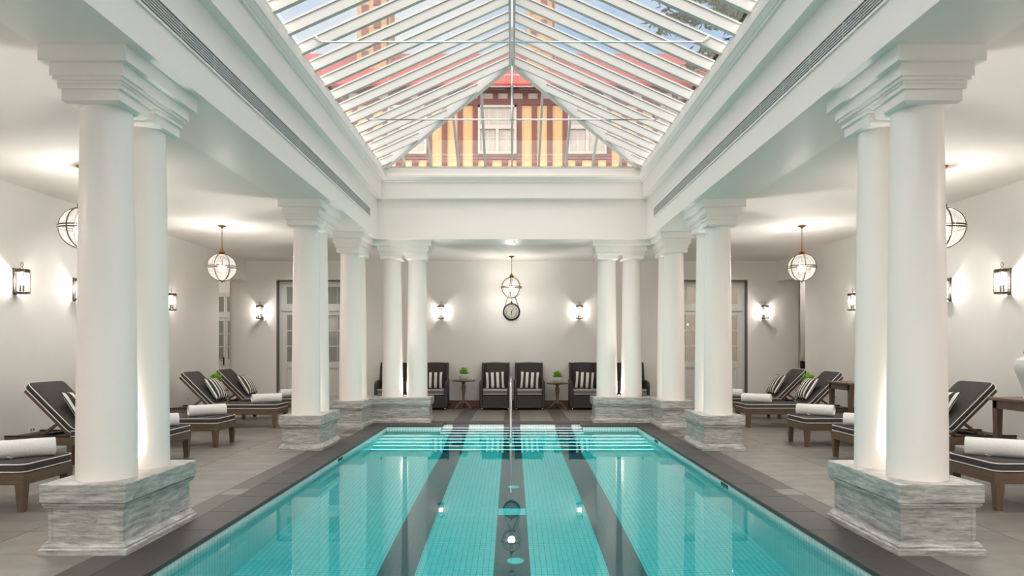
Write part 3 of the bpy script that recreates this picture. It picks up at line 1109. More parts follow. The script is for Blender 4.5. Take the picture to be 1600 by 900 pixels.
# hipped ends
for (ap, ey) in ((AP1, EY1), (AP0, EY0)):
    def end_y(x): return ap + (ey - ap) * abs(x) / HS          # hip depth at x
    def end_z(yy): return ZR - (ZR - ZE) * (yy - ap) / (ey - ap)
    xs_b = [k * 0.50 for k in range(-4, 5)]
    for x in xs_b:
        ya, yb_ = end_y(x), ey
        w = 0.02
        vs = []
        for yy in (ya, yb_):
            z = end_z(yy)
            for (dx, u) in ((-w, 0.0), (w, 0.0), (w, 0.085), (-w, 0.085)):
                vs.append((x + dx, yy, z + u + 0.035))
        MB().add(vs, [(0, 1, 2, 3), (4, 5, 6, 7), (0, 1, 5, 4), (1, 2, 6, 5), (2, 3, 7, 6), (3, 0, 4, 7)]).build('hip_end_bar', M_ALU, sky_t)
    eds = [-HS] + xs_b + [HS]
    for xa, xb in zip(eds[:-1], eds[1:]):
        pts = [(xa, end_y(xa)), (xb, end_y(xb)), (xb, ey), (xa, ey)]
        if abs(abs(xa) - HS) < 1e-3: pts = pts[:3]
        if abs(abs(xb) - HS) < 1e-3: pts = [pts[0], pts[1], pts[3]]
        n = len(pts)
        bot = [(x, yy, end_z(yy) + 0.12) for (x, yy) in pts]
        top = [(x, yy, end_z(yy) + 0.128) for (x, yy) in pts]
        MB().add(bot + top, [tuple(range(n)), tuple(range(n, 2 * n))] + [(i, (i + 1) % n, n + (i + 1) % n, n + i) for i in range(n)]).build('glass_pane', M_ROOFGLASS, sky_t)
    sg = 1 if ey > ap else -1
    q = sorted((ey - sg * 0.03, ey + sg * 0.06))
    MB().box(-HS - 0.05, HS + 0.05, q[0], q[1], ZSK - 0.002, ZSK + 0.025).build('sill', M_ALU, sky_t)
for s in (-1, 1):
    q = sorted((s * (HS - 0.005), s * (HS + 0.06)))
    MB().box(q[0], q[1], EY0, EY1, ZSK - 0.002, ZSK + 0.025).build('sill', M_ALU, sky_t)
# tie rods with hangers
for y in (2.55, 5.23, 7.92, 10.60):
    zt = EYE + 3.45
    xr = 2.15
    MB().tube([(-xr, y, zt), (xr, y, zt)], 0.011, 8).build('tie_rod', M_CHROME, sky_t, True)
    if AP0 < y < AP1:
        MB().tube([(0, y, zt), (0, y, ZR - 0.03)], 0.009, 8).build('hanger_rod', M_CHROME, sky_t, True)
    for s in (-1, 1):
        MB().tube([(s * xr, y, zt), (s * (xr + 0.06), y, zt + 0.05)], [0.014, 0.03], 8).build('rod_bracket', M_ALU, sky_t, True)

# ================================================================== pendants
def make_pendant(label, rod_only=False):
    p = thing('globe_pendant', label, 'pendant lamp', (0, 0, 0), 0, 'brass and glass globe pendants')
    GR = 0.225
    zc = 2.79 - CEIL                    # globe centre below the ceiling (origin at the ceiling)
    MB().lathe([(0.0, 0.0), (0.062, 0.0), (0.062, -0.008), (0.045, -0.022), (0.02, -0.03), (0.012, -0.05), (0.0, -0.05)], 20).build('canopy', M_BRASS, p, True)
    ch = MB()
    ztop, zbot = -0.05, zc + GR + 0.10
    n = 13
    st = (ztop - zbot) / n
    for i in range(n):
        zz = ztop - st * (i + 0.5)
        pts = []
        for k in range(10):
            a = 2 * PI * k / 10
            u, v = 0.009 * math.cos(a), st * 0.62 * math.sin(a)
            pts.append((u, 0, zz + v) if i % 2 else (0, u, zz + v))
        ch.tube(pts, 0.003, 5, True)
    ch.build('chain', M_BRASS, p, True)
    MB().lathe([(0.0, zc + GR + 0.11), (0.012, zc + GR + 0.10), (0.016, zc + GR + 0.075), (0.03, zc + GR + 0.068), (0.036, zc + GR + 0.05), (0.05, zc + GR + 0.042),
                (0.05, zc + GR + 0.022), (0.04, zc + GR + 0.012), (0.062, zc + GR + 0.0), (0.062, zc + GR - 0.015), (0.05, zc + GR - 0.02)], 20).build('crown', M_BRASS, p, True)
    prof = [(GR * math.sin(PI * k / 18), zc + GR * math.cos(PI * k / 18)) for k in range(2, 18)] + [(0.0, zc - GR)]
    MB().lathe(prof, 32, cap=False).build('globe', M_GLOBE, p, True, 80)
    RR = GR + 0.008
    for k in range(3):
        a0 = R(22) + k * PI / 3
        pts = []
        for j in range(32):
            t = 2 * PI * j / 32
            pts.append((RR * math.sin(t) * math.cos(a0), RR * math.sin(t) * math.sin(a0), zc + RR * math.cos(t)))
        MB().tube(pts, 0.0075, 6, True).build('rib', M_BRONZE, p, True)
    for dz in (0.014, -0.014):
        pts = [((RR + 0.004) * math.cos(2 * PI * j / 40), (RR + 0.004) * math.sin(2 * PI * j / 40), zc + dz) for j in range(40)]
        MB().tube(pts, 0.0085, 6, True).build('band', M_BRONZE, p, True)
    MB().lathe([(0.0, zc - RR - 0.03), (0.009, zc - RR - 0.026), (0.006, zc - RR - 0.012), (0.02, zc - RR + 0.002), (0.0, zc - RR + 0.006)], 12).build('finial', M_BRONZE, p, True)
    MB().lathe([(0.012, zc + GR), (0.012, zc + 0.06), (0.02, zc + 0.055), (0.02, zc + 0.03), (0.0, zc + 0.03)], 12).build('lamp_holder', M_BRASS, p, True)
    for k in range(3):
        a = k * 2 * PI / 3
        c = (0.045 * math.cos(a), 0.045 * math.sin(a), zc - 0.02)
        MB().lathe([(0.0, -0.055), (0.012, -0.05), (0.021, -0.025), (0.021, 0.0), (0.014, 0.03), (0.008, 0.045), (0.0, 0.05)], 12, c).build('bulb', M_BULB, p, True)
    lamp('pendant_light', 'POINT', (0, 0, zc - 0.02), LAMP_PENDANT, (1.0, 0.97, 0.94), p, shadow_soft_size=0.075)
    return p
pend = make_pendant('x')
first = True
PENDS = []
for s in (-1, 1):
    for (y, nm) in ((0.26, 'behind the viewer, %s aisle' % sides[s]), (4.18, 'in the %s aisle beside the nearest columns' % sides[s]),
                    (8.10, 'half hidden by the nearest %s columns' % sides[s]), (12.02, 'hanging over the farther %s loungers' % sides[s])):
        PENDS.append((s * 4.95, y, 'brass and glass globe pendant ' + nm))
PENDS.append((-0.01, 15.97, 'brass and glass globe pendant hanging in front of the clock'))
for (x, y, lb) in PENDS:
    o = pend if first else copy_tree(pend)
    first = False
    o.location = (x, y, CEIL)
    o['label'] = lb
    if abs(x) < 1:
        for ch in o.children:
            if ch.type == 'LIGHT':
                ch.data = ch.data.copy()
                ch.data.energy = LAMP_PENDANT * 0.8

# ================================================================== wall lanterns
def make_sconce():
    p = thing('wall_lantern', 'x', 'wall lamp', (0, 0, 0), 0, 'glass cylinder wall lanterns')
    # local: wall at y=0, projects to -y; z=0 at lamp centre
    MB().rbox(-0.035, 0.035, -0.014, 0.0, -0.17, 0.17, 0.006, 2).build('back_plate', M_BRONZE, p)
    c = (0, -0.10, 0)
    MB().tube([(0, -0.01, 0.125), (0, -0.06, 0.135), (0, -0.1, 0.15)], 0.007, 6).build('arm', M_BRONZE, p, True)
    MB().tube([(0, -0.01, -0.15), (0, -0.06, -0.155), (0, -0.1, -0.15)], 0.007, 6).build('arm', M_BRONZE, p, True)
    MB().lathe([(0.085, 0.112), (0.09, 0.116), (0.09, 0.15), (0.083, 0.155), (0.079, 0.15), (0.079, 0.116)], 28, c).build('top_band', M_BRONZE, p, True)
    MB().lathe([(0.0, -0.160), (0.07, -0.160), (0.09, -0.154), (0.09, -0.138), (0.083, -0.134), (0.0, -0.134)], 28, c).build('base_plate', M_BRONZE, p, True)
    MB().lathe([(0.082, -0.134), (0.082, 0.15)], 28, c, cap=False).build('glass_cylinder', M_LANTERN, p, True, 80)
    for k in range(4):
        a = R(45) + k * PI / 2
        x, y = c[0] + 0.088 * math.cos(a), c[1] + 0.088 * math.sin(a)
        MB().tube([(x, y, -0.15), (x, y, 0.13)], 0.004, 6).build('upright', M_BRONZE, p, True)
    loop = [(0.022 * math.cos(t), -0.1, 0.215 + 0.028 * math.sin(t)) for t in [2 * PI * k / 14 for k in range(14)]]
    m_ = MB().tube(loop, 0.004, 6, True)
    m_.tube([(0, -0.1, 0.187), (-0.03, -0.1, 0.165), (-0.078, -0.1, 0.15)], 0.0035, 6)
    m_.tube([(0, -0.1, 0.187), (0.03, -0.1, 0.165), (0.078, -0.1, 0.15)], 0.0035, 6)
    m_.build('hanging_loop', M_BRONZE, p, True)
    for dx in (-0.028, 0.028):
        MB().lathe([(0.013, -0.134), (0.013, -0.045), (0.0, -0.045)], 10, (dx, -0.1, 0)).build('candle_tube', M_BRONZE, p, True)
        MB().lathe([(0.006, -0.045), (0.014, -0.03), (0.017, -0.01), (0.012, 0.02), (0.004, 0.045), (0.0, 0.05)], 10, (dx, -0.1, 0)).build('bulb', M_BULB, p, True)
    lamp('lantern_light', 'POINT', (0, -0.1, 0.0), LAMP_SCONCE, (1.0, 0.97, 0.93), p, shadow_soft_size=0.03)
    return p
sc = make_sconce()
SC = []
ZS = EYE + 0.86
for s in (-1, 1):
    for (y, nm) in ((8.98, 'nearest on the %s wall'), (10.2, 'on the %s wall hidden behind the nearest columns'), (12.92, 'on the %s wall beside the farther pendant'), (5.0, 'on the %s wall beside the viewer')):
        SC.append((s * XW, y, ZS, R(-90) if s > 0 else R(90), 'glass cylinder wall lantern ' + nm % sides[s]))
SC += [(-1.69, YB, EYE + 0.875, 0, 'glass cylinder wall lantern left of the clock'), (1.61, YB, EYE + 0.875, 0, 'glass cylinder wall lantern right of the clock'),
       (-6.0, YB, EYE + 0.875, 0, 'glass cylinder wall lantern left of the left glazed door'), (6.02, YB, EYE + 0.875, 0, 'glass cylinder wall lantern right of the right glazed door')]
for i, (x, y, z, rz, lb) in enumerate(SC):
    o = sc if i == 0 else copy_tree(sc)
    o.location = (x, y, z)
    o.rotation_euler = (0, 0, rz if abs(x) > 6.3 else 0)
    if abs(x) > 6.3:
        o.rotation_euler = (0, 0, R(-90) if x > 0 else R(90))
    o['label'] = lb

# recessed downlights; those away from the glazed doors are added to brighten the aisles
for s in (-1, 1):
    for (x, y, e, nm) in ((4.95, 15.97, 40, 'near the %s glazed door'), (5.2, 10.06, 36, 'added as unseen fill behind the nearest %s columns'), (4.95, 6.14, 40, 'added as unseen fill over the nearest %s lounger'), (4.95, 2.2, 48, 'added as unseen fill beside the viewer in the %s aisle')):
        d = thing('downlight', 'small recessed ceiling downlight ' + nm % sides[s], 'downlight', (s * x, y, CEIL), 0, 'recessed downlights')
        MB().lathe([(0.045, 0.0), (0.045, -0.006), (0.032, -0.008), (0.03, 0.0)], 20).build('bezel', M_CHROME, d, True)
        MB().lathe([(0.0, -0.002), (0.03, -0.002), (0.03, -0.004), (0.0, -0.004)], 20).build('lens', M_DOWN, d)
        lamp('downlight_beam', 'SPOT', (0, 0, -0.02), e, (1, 0.97, 0.93), d, spot_size=R(150), spot_blend=0.9, shadow_soft_size=0.06)

# ================================================================== clock
def text_mesh(name, s, size, mat, parent, loc, rot):
    cu = bpy.data.curves.new(name, 'FONT')
    cu.body = s
    cu.size = size
    cu.align_x = 'CENTER'
    cu.align_y = 'CENTER'
    cu.extrude = 0.001
    to = bpy.data.objects.new('tmp_text', cu)
    col.objects.link(to)
    dg = bpy.context.evaluated_depsgraph_get()
    me = bpy.data.meshes.new_from_object(to.evaluated_get(dg))
    bpy.data.objects.remove(to)
    bpy.data.curves.remove(cu)
    me.name = name
    me.materials.clear()
    me.materials.append(mat)
    o = bpy.data.objects.new(name, me)
    col.objects.link(o)
    o.parent = parent
    o.location = loc
    o.rotation_euler = rot
    return o
ck = thing('wall_clock', 'round dark-rimmed wall clock with roman numerals hung on a strap', 'clock', (-0.01, YB, EYE + 0.886))
CR_ = 0.20
Mx = Matrix.Rotation(R(90), 4, 'X')
MB(Mx).lathe([(CR_ - 0.02, 0.0), (CR_ + 0.004, 0.0), (CR_ + 0.008, 0.02), (CR_, 0.042), (CR_ - 0.022, 0.045), (CR_ - 0.03, 0.03), (CR_ - 0.03, 0.0)], 40).build('rim', M_IRON, ck, True)
MB(Mx).lathe([(0.0, 0.0), (CR_ - 0.02, 0.0), (CR_ - 0.02, 0.02), (0.0, 0.02)], 40).build('dial', M_DIALFACE, ck)
for k, s in enumerate(['XII', 'I', 'II', 'III', 'IIII', 'V', 'VI', 'VII', 'VIII', 'IX', 'X', 'XI']):
    a = R(30 * k)
    text_mesh('numeral', s, 0.062, M_IRON, ck, (0.128 * math.sin(a), -0.022, 0.128 * math.cos(a)), (R(90), a, 0))
def hand(ang, ln, w, y):
    a = R(ang)
    u = Vector((math.sin(a), 0, math.cos(a))); v = Vector((math.cos(a), 0, -math.sin(a)))
    pts = [u * -0.03 - v * w * .5, u * -0.03 + v * w * .5, u * ln * .7 + v * w, u * ln, u * ln * .7 - v * w]
    vs = [tuple(p + Vector((0, y, 0))) for p in pts] + [tuple(p + Vector((0, y - 0.003, 0))) for p in pts]
    n = 5
    return MB().add(vs, [tuple(range(n)), tuple(range(2 * n - 1, n - 1, -1))] + [(i, (i + 1) % n, n + (i + 1) % n, n + i) for i in range(n)])
hand(183, 0.085, 0.011, -0.025).build('hour_hand', M_IRON, ck)
hand(32, 0.135, 0.007, -0.029).build('minute_hand', M_IRON, ck)
MB(Mx).lathe([(0.0, 0.02), (0.012, 0.02), (0.012, 0.035), (0.0, 0.036)], 16).build('hub', M_IRON, ck, True)
MB().lathe([(0.0, 0.19), (0.03, 0.195), (0.025, 0.22), (0.012, 0.235), (0.016, 0.25), (0.0, 0.262)], 14, (0, -0.025, 0)).build('crown_knob', M_IRON, ck, True)
MB().tube([(-CR_ * .86, -0.02, 0.10), (-0.09, -0.02, 0.34), (0.0, -0.02, 0.555)], 0.007, 6).tube([(CR_ * .86, -0.02, 0.10), (0.09, -0.02, 0.34), (0.0, -0.02, 0.555)], 0.007, 6).build('hanging_strap', M_IRON, ck, True)
MB(Mx).lathe([(0.0, 0.0), (0.012, 0.0), (0.012, 0.03), (0.02, 0.035), (0.0, 0.04)], 12, (0, 0.56, 0)).build('wall_hook', M_IRON, ck, True)

# ================================================================== wicker armchairs
def make_armchair():
    c = thing('wicker_armchair', 'x', 'armchair', (0, 0, 0), 0, 'charcoal wicker armchairs along the end wall')
    # faces -y; origin on the floor at its centre; width .715, depth .74
    W, D = 0.357, 0.37
    # base box with slightly flared sides
    MB().loft(rect(-W + 0.045, W - 0.045, -D + 0.03, D - 0.06), [(-0.004, 0.045), (0.012, 0.06), (0.012, 0.33), (0.0, 0.345)]).build('base', M_WICKER, c)
    MB().tube([(-W + 0.035, -D + 0.02, 0.06), (W - 0.035, -D + 0.02, 0.06)], 0.016, 8).build('bottom_roll', M_WICKER, c, True)
    # back: crest slightly bowed, leaning
    pts = []
    for k in range(13):
        t = k / 12
        x = -0.305 + 0.61 * t
        pts.append((x, 1.045 + 0.012 * math.sin(PI * t)))
    outl = [(0.29, 0.33)] + [(x, z) for (x, z) in reversed(pts)] + [(-0.29, 0.33)]
    Lean = Matrix.Translation((0, D - 0.10, 0.33)) @ Matrix.Rotation(R(-7), 4, 'X') @ Matrix.Translation((0, 0, -0.33))
    bk = MB(Lean)
    bk.prism(outl, 'y', 0.0, 0.055)
    bk.build('backrest', M_WICKER, c)
    MB(Lean).tube([(x, 0.026, z) for (x, z) in pts], 0.03, 8).build('crest_roll', M_WICKER, c, True)
    for s in (-1, 1):
        # wing: deep at the arm, narrowing to the crest
        prof = [(0.05, 0.33), (-0.20, 0.33), (-0.20, 0.60), (-0.15, 0.72), (-0.12, 0.86), (-0.115, 0.98), (-0.09, 1.035), (-0.04, 1.06), (0.05, 1.055)]
        q = sorted((s * 0.285, s * 0.325))
        MB(Lean).prism(prof, 'x', q[0], q[1]).build('wing', M_WICKER, c)
        edge = [(s * 0.305, y_, z_) for (y_, z_) in prof[1:]]
        MB(Lean).tube(edge, 0.024, 8).build('wing_roll', M_WICKER, c, True)
        # arm panel with rolled top that curves down at the front
        ap = [(D - 0.09, 0.05), (-D + 0.035, 0.05), (-D + 0.03, 0.50), (-D + 0.05, 0.58), (-D + 0.12, 0.625), (D - 0.09, 0.64)]
        q = sorted((s * 0.292, s * 0.345))
        MB().prism(ap, 'x', q[0], q[1]).build('arm_panel', M_WICKER, c)
        MB().tube([(s * 0.322, -D + 0.03, 0.07), (s * 0.322, -D + 0.024, 0.50), (s * 0.325, -D + 0.04, 0.575), (s * 0.327, -D + 0.12, 0.625), (s * 0.325, D - 0.10, 0.645)], 0.036, 10).build('arm_roll', M_WICKER, c, True)
        for y_ in (-D + 0.06, D - 0.1):
            MB().lathe([(0.014, 0.0), (0.02, 0.008), (0.02, 0.04), (0.014, 0.05)], 12, (s * 0.30, y_, 0)).build('foot', M_CHROME, c, True)
    # seat cushion with piping
    cu = MB().rbox(-0.288, 0.288, -D - 0.005, D - 0.10, 0.352, 0.475, 0.03, 3).build('seat_cushion', M_CHAIRCUSHION, c, True, 60)
    for z in (0.366, 0.461):
        o_ = 0.278
        loop = [(-o_, -D + 0.004), (o_, -D + 0.004), (o_, D - 0.115), (-o_, D - 0.115)]
        MB().tube([(x, y_ , z) for (x, y_) in [(-o_, D - 0.13), (-o_, -D + 0.02), (-o_ + 0.015, -D - 0.002), (o_ - 0.015, -D - 0.002), (o_, -D + 0.02), (o_, D - 0.13)]], 0.009, 6).build('piping', M_PIPING, cu, True)
    return c

def pillow_mesh(w, h, t, n=14):
    """soft square pillow in the local xz plane, thickness along y"""
    vs, fs = [], []
    for side in (-1, 1):
        for i in range(n + 1):
            for j in range(n + 1):
                u = -1 + 2 * i / n; v = -1 + 2 * j / n
                k = (1 - abs(u) ** 2.6) * (1 - abs(v) ** 2.6)
                pinch = 1 - 0.07 * (1 - abs(v) ** 2) * abs(u) ** 3
                pinch2 = 1 - 0.07 * (1 - abs(u) ** 2) * abs(v) ** 3
                vs.append((u * w / 2 * pinch, side * t / 2 * (max(k, 0) ** 0.55), v * h / 2 * pinch2))
    N = (n + 1) ** 2
    for side in (0, 1):
        for i in range(n):
            for j in range(n):
                a = side * N + i * (n + 1) + j
                f = (a, a + 1, a + n + 2, a + n + 1)
                fs.append(f if side == 0 else f[::-1])
    return vs, fs
def make_pillow(name, label, cat, w, h, t, group, fabric=None):
    p = thing(name, label, cat, (0, 0, 0), 0, group)
    vs, fs = pillow_mesh(w, h, t)
    MB().add(vs, fs).build('cover', fabric or M_STRIPE, p, True, 180)
    pts = []
    n = 12
    for (ax_, sg) in (('b', -1), ('r', 1), ('t', 1), ('l', -1)):
        for k in range(n):
            q = -1 + 2 * k / n
            if ax_ == 'b': u, v = q, -1
            elif ax_ == 'r': u, v = 1, q
            elif ax_ == 't': u, v = -q, 1
            else: u, v = -1, -q
            pinch = 1 - 0.07 * (1 - abs(v) ** 2) * abs(u) ** 3
            pinch2 = 1 - 0.07 * (1 - abs(u) ** 2) * abs(v) ** 3
            pts.append((u * w / 2 * pinch, 0, v * h / 2 * pinch2))
    MB().tube(pts, 0.006, 6, True).build('piping', M_CUSHION, p, True)
    return p

arm = make_armchair()
chp = make_pillow('throw_pillow', 'x', 'pillow', 0.44, 0.40, 0.13, 'striped pillows on the armchairs')
CHAIRS = [(-0.385, 'left of the two middle armchairs'), (0.40, 'right of the two middle armchairs'), (-1.83, 'left of the left pedestal table'), (1.68, 'right of the right pedestal table'),
          (-2.79, 'behind the far left side-by-side columns'), (2.79, 'behind the far right side-by-side columns')]
for i, (x, nm) in enumerate(CHAIRS):
    o = arm if i == 0 else copy_tree(arm)
    o.location = (x, YB - 0.44, 0)
    o['label'] = 'charcoal wicker wing armchair, ' + nm
    p = chp if i == 0 else copy_tree(chp)
    p.location = (x + (0.01 if i % 2 else -0.01), YB - 0.44 - 0.015, 0.475 + 0.195)
    p.rotation_euler = (R(-14), R((-2, 3, 1, 4, -2, 2)[i]), R((3, -3, 4, -5, 0, 0)[i]))
    p['label'] = 'black and white striped pillow on the armchair ' + nm.replace('left of the two middle armchairs', 'that is left of the middle two').replace('right of the two middle armchairs', 'that is right of the middle two')
o = copy_tree(arm)
o.location = (7.75, 18.4, 0)
o.rotation_euler = (0, 0, R(40))
o['label'] = 'dark wicker armchair glimpsed in the right passage'
del o['group']

# ================================================================== pedestal tables
def make_pedestal(label, h, r):
    t = thing('pedestal_table', label, 'side table', (0, 0, 0), 0, 'round wooden pedestal tables')
    MB().lathe([(0.0, h - 0.03), (r - 0.03, h - 0.03), (r - 0.012, h - 0.024), (r, h - 0.012), (r, h - 0.004), (r - 0.008, h), (0.0, h)], 40).build('table_top', M_GREYWOOD, t, True)
    k = h / 0.67
    prof = [(0.0, 0.10), (0.028, 0.10), (0.034, 0.13), (0.045, 0.155), (0.035, 0.175), (0.03, 0.19), (0.027, 0.24), (0.031, 0.32), (0.042, 0.42), (0.05, 0.49), (0.046, 0.54), (0.032, 0.575),
            (0.028, 0.585), (0.04, 0.60), (0.05, 0.62), (0.075, 0.636), (0.0, 0.64)]
    MB().lathe([(a, b * k) for (a, b) in prof], 24).build('turned_stem', M_GREYWOOD, t, True)
    for j in range(3):
        a = R(90 + 120 * j)
        pts, rs = [], []
        for q, (u, z, rr) in enumerate(((0.02, 0.15, 0.026), (0.07, 0.155, 0.028), (0.12, 0.125, 0.026), (0.165, 0.07, 0.022), (0.20, 0.032, 0.02), (0.235, 0.020, 0.018), (0.255, 0.018, 0.012))):
            pts.append((u * math.cos(a), u * math.sin(a), z)); rs.append(rr)
        MB().tube(pts, rs, 10).build('leg', M_GREYWOOD, t, True)
    return t
def make_plant(label, loc, sc_=1.0, grp='small potted succulents'):
    p = thing('potted_succulent', label, 'potted plant', loc, 0, grp)
    MB().lathe([(0.0, 0.0), (0.05, 0.0), (0.07, 0.02), (0.084, 0.055), (0.082, 0.085), (0.070, 0.102), (0.062, 0.102), (0.066, 0.085), (0.0, 0.08)], 24).build('pot', M_POT, p, True)
    f = MB()
    rnd = random.Random(int(loc[0] * 1000) + 5)
    for ring_i, (nl, el, ln, z0) in enumerate(((9, 12, 0.115, 0.10), (9, 32, 0.115, 0.11), (7, 52, 0.105, 0.115), (5, 72, 0.095, 0.12))):
        for j in range(nl):
            az = 2 * PI * j / nl + ring_i * 0.4 + rnd.uniform(-.15, .15)
            e = R(el + rnd.uniform(-8, 8))
            L_ = ln * rnd.uniform(0.85, 1.15)
            wv = 0.026 * rnd.uniform(0.85, 1.2)
            Mt = Matrix.Translation((0, 0, z0)) @ Matrix.Rotation(az, 4, 'Z') @ Matrix.Rotation(-e, 4, 'Y')
            vs = [(0, 0, 0.004), (L_ * .35, wv * .8, 0.008), (L_ * .7, wv, 0.012), (L_, 0, 0.02), (L_ * .7, -wv, 0.012), (L_ * .35, -wv * .8, 0.008), (L_ * .5, 0, -0.006)]
            f.add(vs, [(0, 1, 6), (1, 2, 6), (2, 3, 6), (3, 4, 6), (4, 5, 6), (5, 0, 6), (0, 5, 4, 3, 2, 1)], Mt)
    f.build('leaves', M_LEAF, p)
    p.scale = (sc_, sc_, sc_)
    return p
for (x, y, h, r, nm) in ((-1.13, YB - 0.46, 0.67, 0.28, 'taller pedestal table left of the middle armchairs'), (1.055, YB - 0.46, 0.61, 0.255, 'lower pedestal table right of the middle armchairs')):
    t = make_pedestal('weathered ' + nm, h, r)
    t.location = (x, y, 0)
    make_plant('green succulent in a pale bowl on the ' + nm.split(' ')[0] + ' pedestal table by the end wall', (x, y, h), 1.4 if x < 0 else 1.3)
for s in (-1, 1):
    t = make_pedestal('round wooden pedestal table between the two farthest %s loungers' % sides[s], 0.62, 0.24)
    t.location = (s * 5.68, 13.50, 0)
    make_plant('green succulent in a pale bowl between the two farthest %s loungers' % sides[s], (s * 5.68, 13.50, 0.62), 1.5)

# ================================================================== sun loungers
def rounded_rect(x0, x1, y0, y1, r, n=5):
    pts = []
    for (cx, cy_, a0) in ((x1 - r, y1 - r, 0), (x0 + r, y1 - r, 90), (x0 + r, y0 + r, 180), (x1 - r, y0 + r, 270)):
        for k in range(n + 1):
            a = R(a0 + 90 * k / n)
            pts.append((cx + r * math.cos(a), cy_ + r * math.sin(a)))
    return pts
def cushion(mb, x0, x1, y0, y1, z0, z1, r=0.07, puff=0.008):
    o = rounded_rect(x0, x1, y0, y1, r)
    mb.loft(o, [(-0.03, z0 - 0.001), (-0.012, z0), (0.0, z0 + 0.012), (0.004, (z0 + z1) / 2), (0.0, z1 - 0.012), (-0.012, z1), (-0.06, z1 + puff)])
    return o

def make_lounger():
    l = thing('sun_lounger', 'x', 'sun lounger', (0, 0, 0), 0, 'wooden sun loungers along the side walls')
    L_, hw = 1.95, 0.335
    zr0, zr1 = 0.235, 0.335
    for s in (-1, 1):
        q = sorted((s * (hw - 0.032), s * hw))
        MB().rbox(0.0, L_, q[0], q[1], zr0, zr1, 0.006, 1).build('side_rail', M_WOOD, l)
        for x in (0.045, 1.16, L_ - 0.045):
            # tapered leg
            y_ = s * (hw - 0.038)
            lg = MB()
            lg.loft(rect(x - 0.038, x + 0.038, y_ - 0.036, y_ + 0.036), [(-0.012, 0.0), (0.0, 0.22), (0.0, zr1 - 0.003)])
            lg.build('leg', M_WOODV, l)
        q = sorted((s * (hw - 0.034), s * (hw + 0.002)))
        MB().rbox(1.18, L_ + 0.002, q[0], q[1], zr1, zr1 + 0.02, 0.004, 1).build('dark_edge', M_WOODDARK, l)
    MB().rbox(0.0, 0.032, -hw + 0.03, hw - 0.03, zr0, zr1, 0.006, 1).build('foot_rail', M_WOOD, l)
    MB().rbox(L_ - 0.032, L_, -hw + 0.03, hw - 0.03, zr0, zr1, 0.006, 1).build('head_rail', M_WOOD, l)
    for k in range(13):
        x = 0.06 + k * 0.145
        MB().box(x, x + 0.09, -hw + 0.033, hw - 0.033, zr1 - 0.026, zr1 - 0.004).build('slat', M_WOODDARK, l)
    sc_ = MB()
    cushion(sc_, 0.0, 1.17, -hw - 0.004, hw + 0.004, zr1, zr1 + 0.085)
    so = sc_.build('seat_cushion', M_CUSHION, l, True, 50)
    for z in (zr1 + 0.012, zr1 + 0.076):
        MB().tube([(x, y_, z) for (x, y_) in rounded_rect(-0.003, 1.173, -hw - 0.007, hw + 0.007, 0.07)], 0.0055, 6, True).build('piping', M_PIPING, so, True)
    # raised back
    B = Matrix.Translation((1.15, 0, zr1 + 0.0)) @ Matrix.Rotation(R(-45), 4, 'Y')
    for s in (-1, 1):
        q = sorted((s * 0.27, s * 0.305))
        MB(B).rbox(0.0, 0.80, q[0], q[1], -0.03, 0.02, 0.005, 1).build('back_rail', M_WOOD, l)
        # strut down to the frame
        a = B @ Vector((0.25, s * 0.255, -0.015))
        b = Vector((1.54, s * 0.255, zr1 + 0.02))
        d = (b - a)
        Ms = Matrix.Translation(a) @ d.to_track_quat('X', 'Z').to_matrix().to_4x4()
        MB(Ms).rbox(0, d.length, -0.012, 0.012, -0.018, 0.018, 0.004, 1).build('strut', M_WOOD, l)
    MB(B).rbox(0.72, 0.80, -0.27, 0.27, -0.025, 0.018, 0.005, 1).build('back_crossbar', M_WOODDARK, l)
    MB(B).rbox(0.22, 0.28, -0.27, 0.27, -0.025, 0.015, 0.005, 1).build('back_crossbar', M_WOODDARK, l)
    MB().rbox(1.51, 1.57, -hw + 0.03, hw - 0.03, zr1, zr1 + 0.03, 0.005, 1).build('strut_bar', M_WOODDARK, l)
    bc = MB(B)
    cushion(bc, 0.035, 0.83, -hw - 0.004, hw + 0.004, 0.022, 0.105)
    bo = bc.build('back_cushion', M_CUSHION, l, True, 50)
    for z in (0.034, 0.096):
        MB(B).tube([(x, y_, z) for (x, y_) in rounded_rect(0.032, 0.833, -hw - 0.007, hw + 0.007, 0.07)], 0.0055, 6, True).build('piping', M_PIPING, bo, True)
    return l

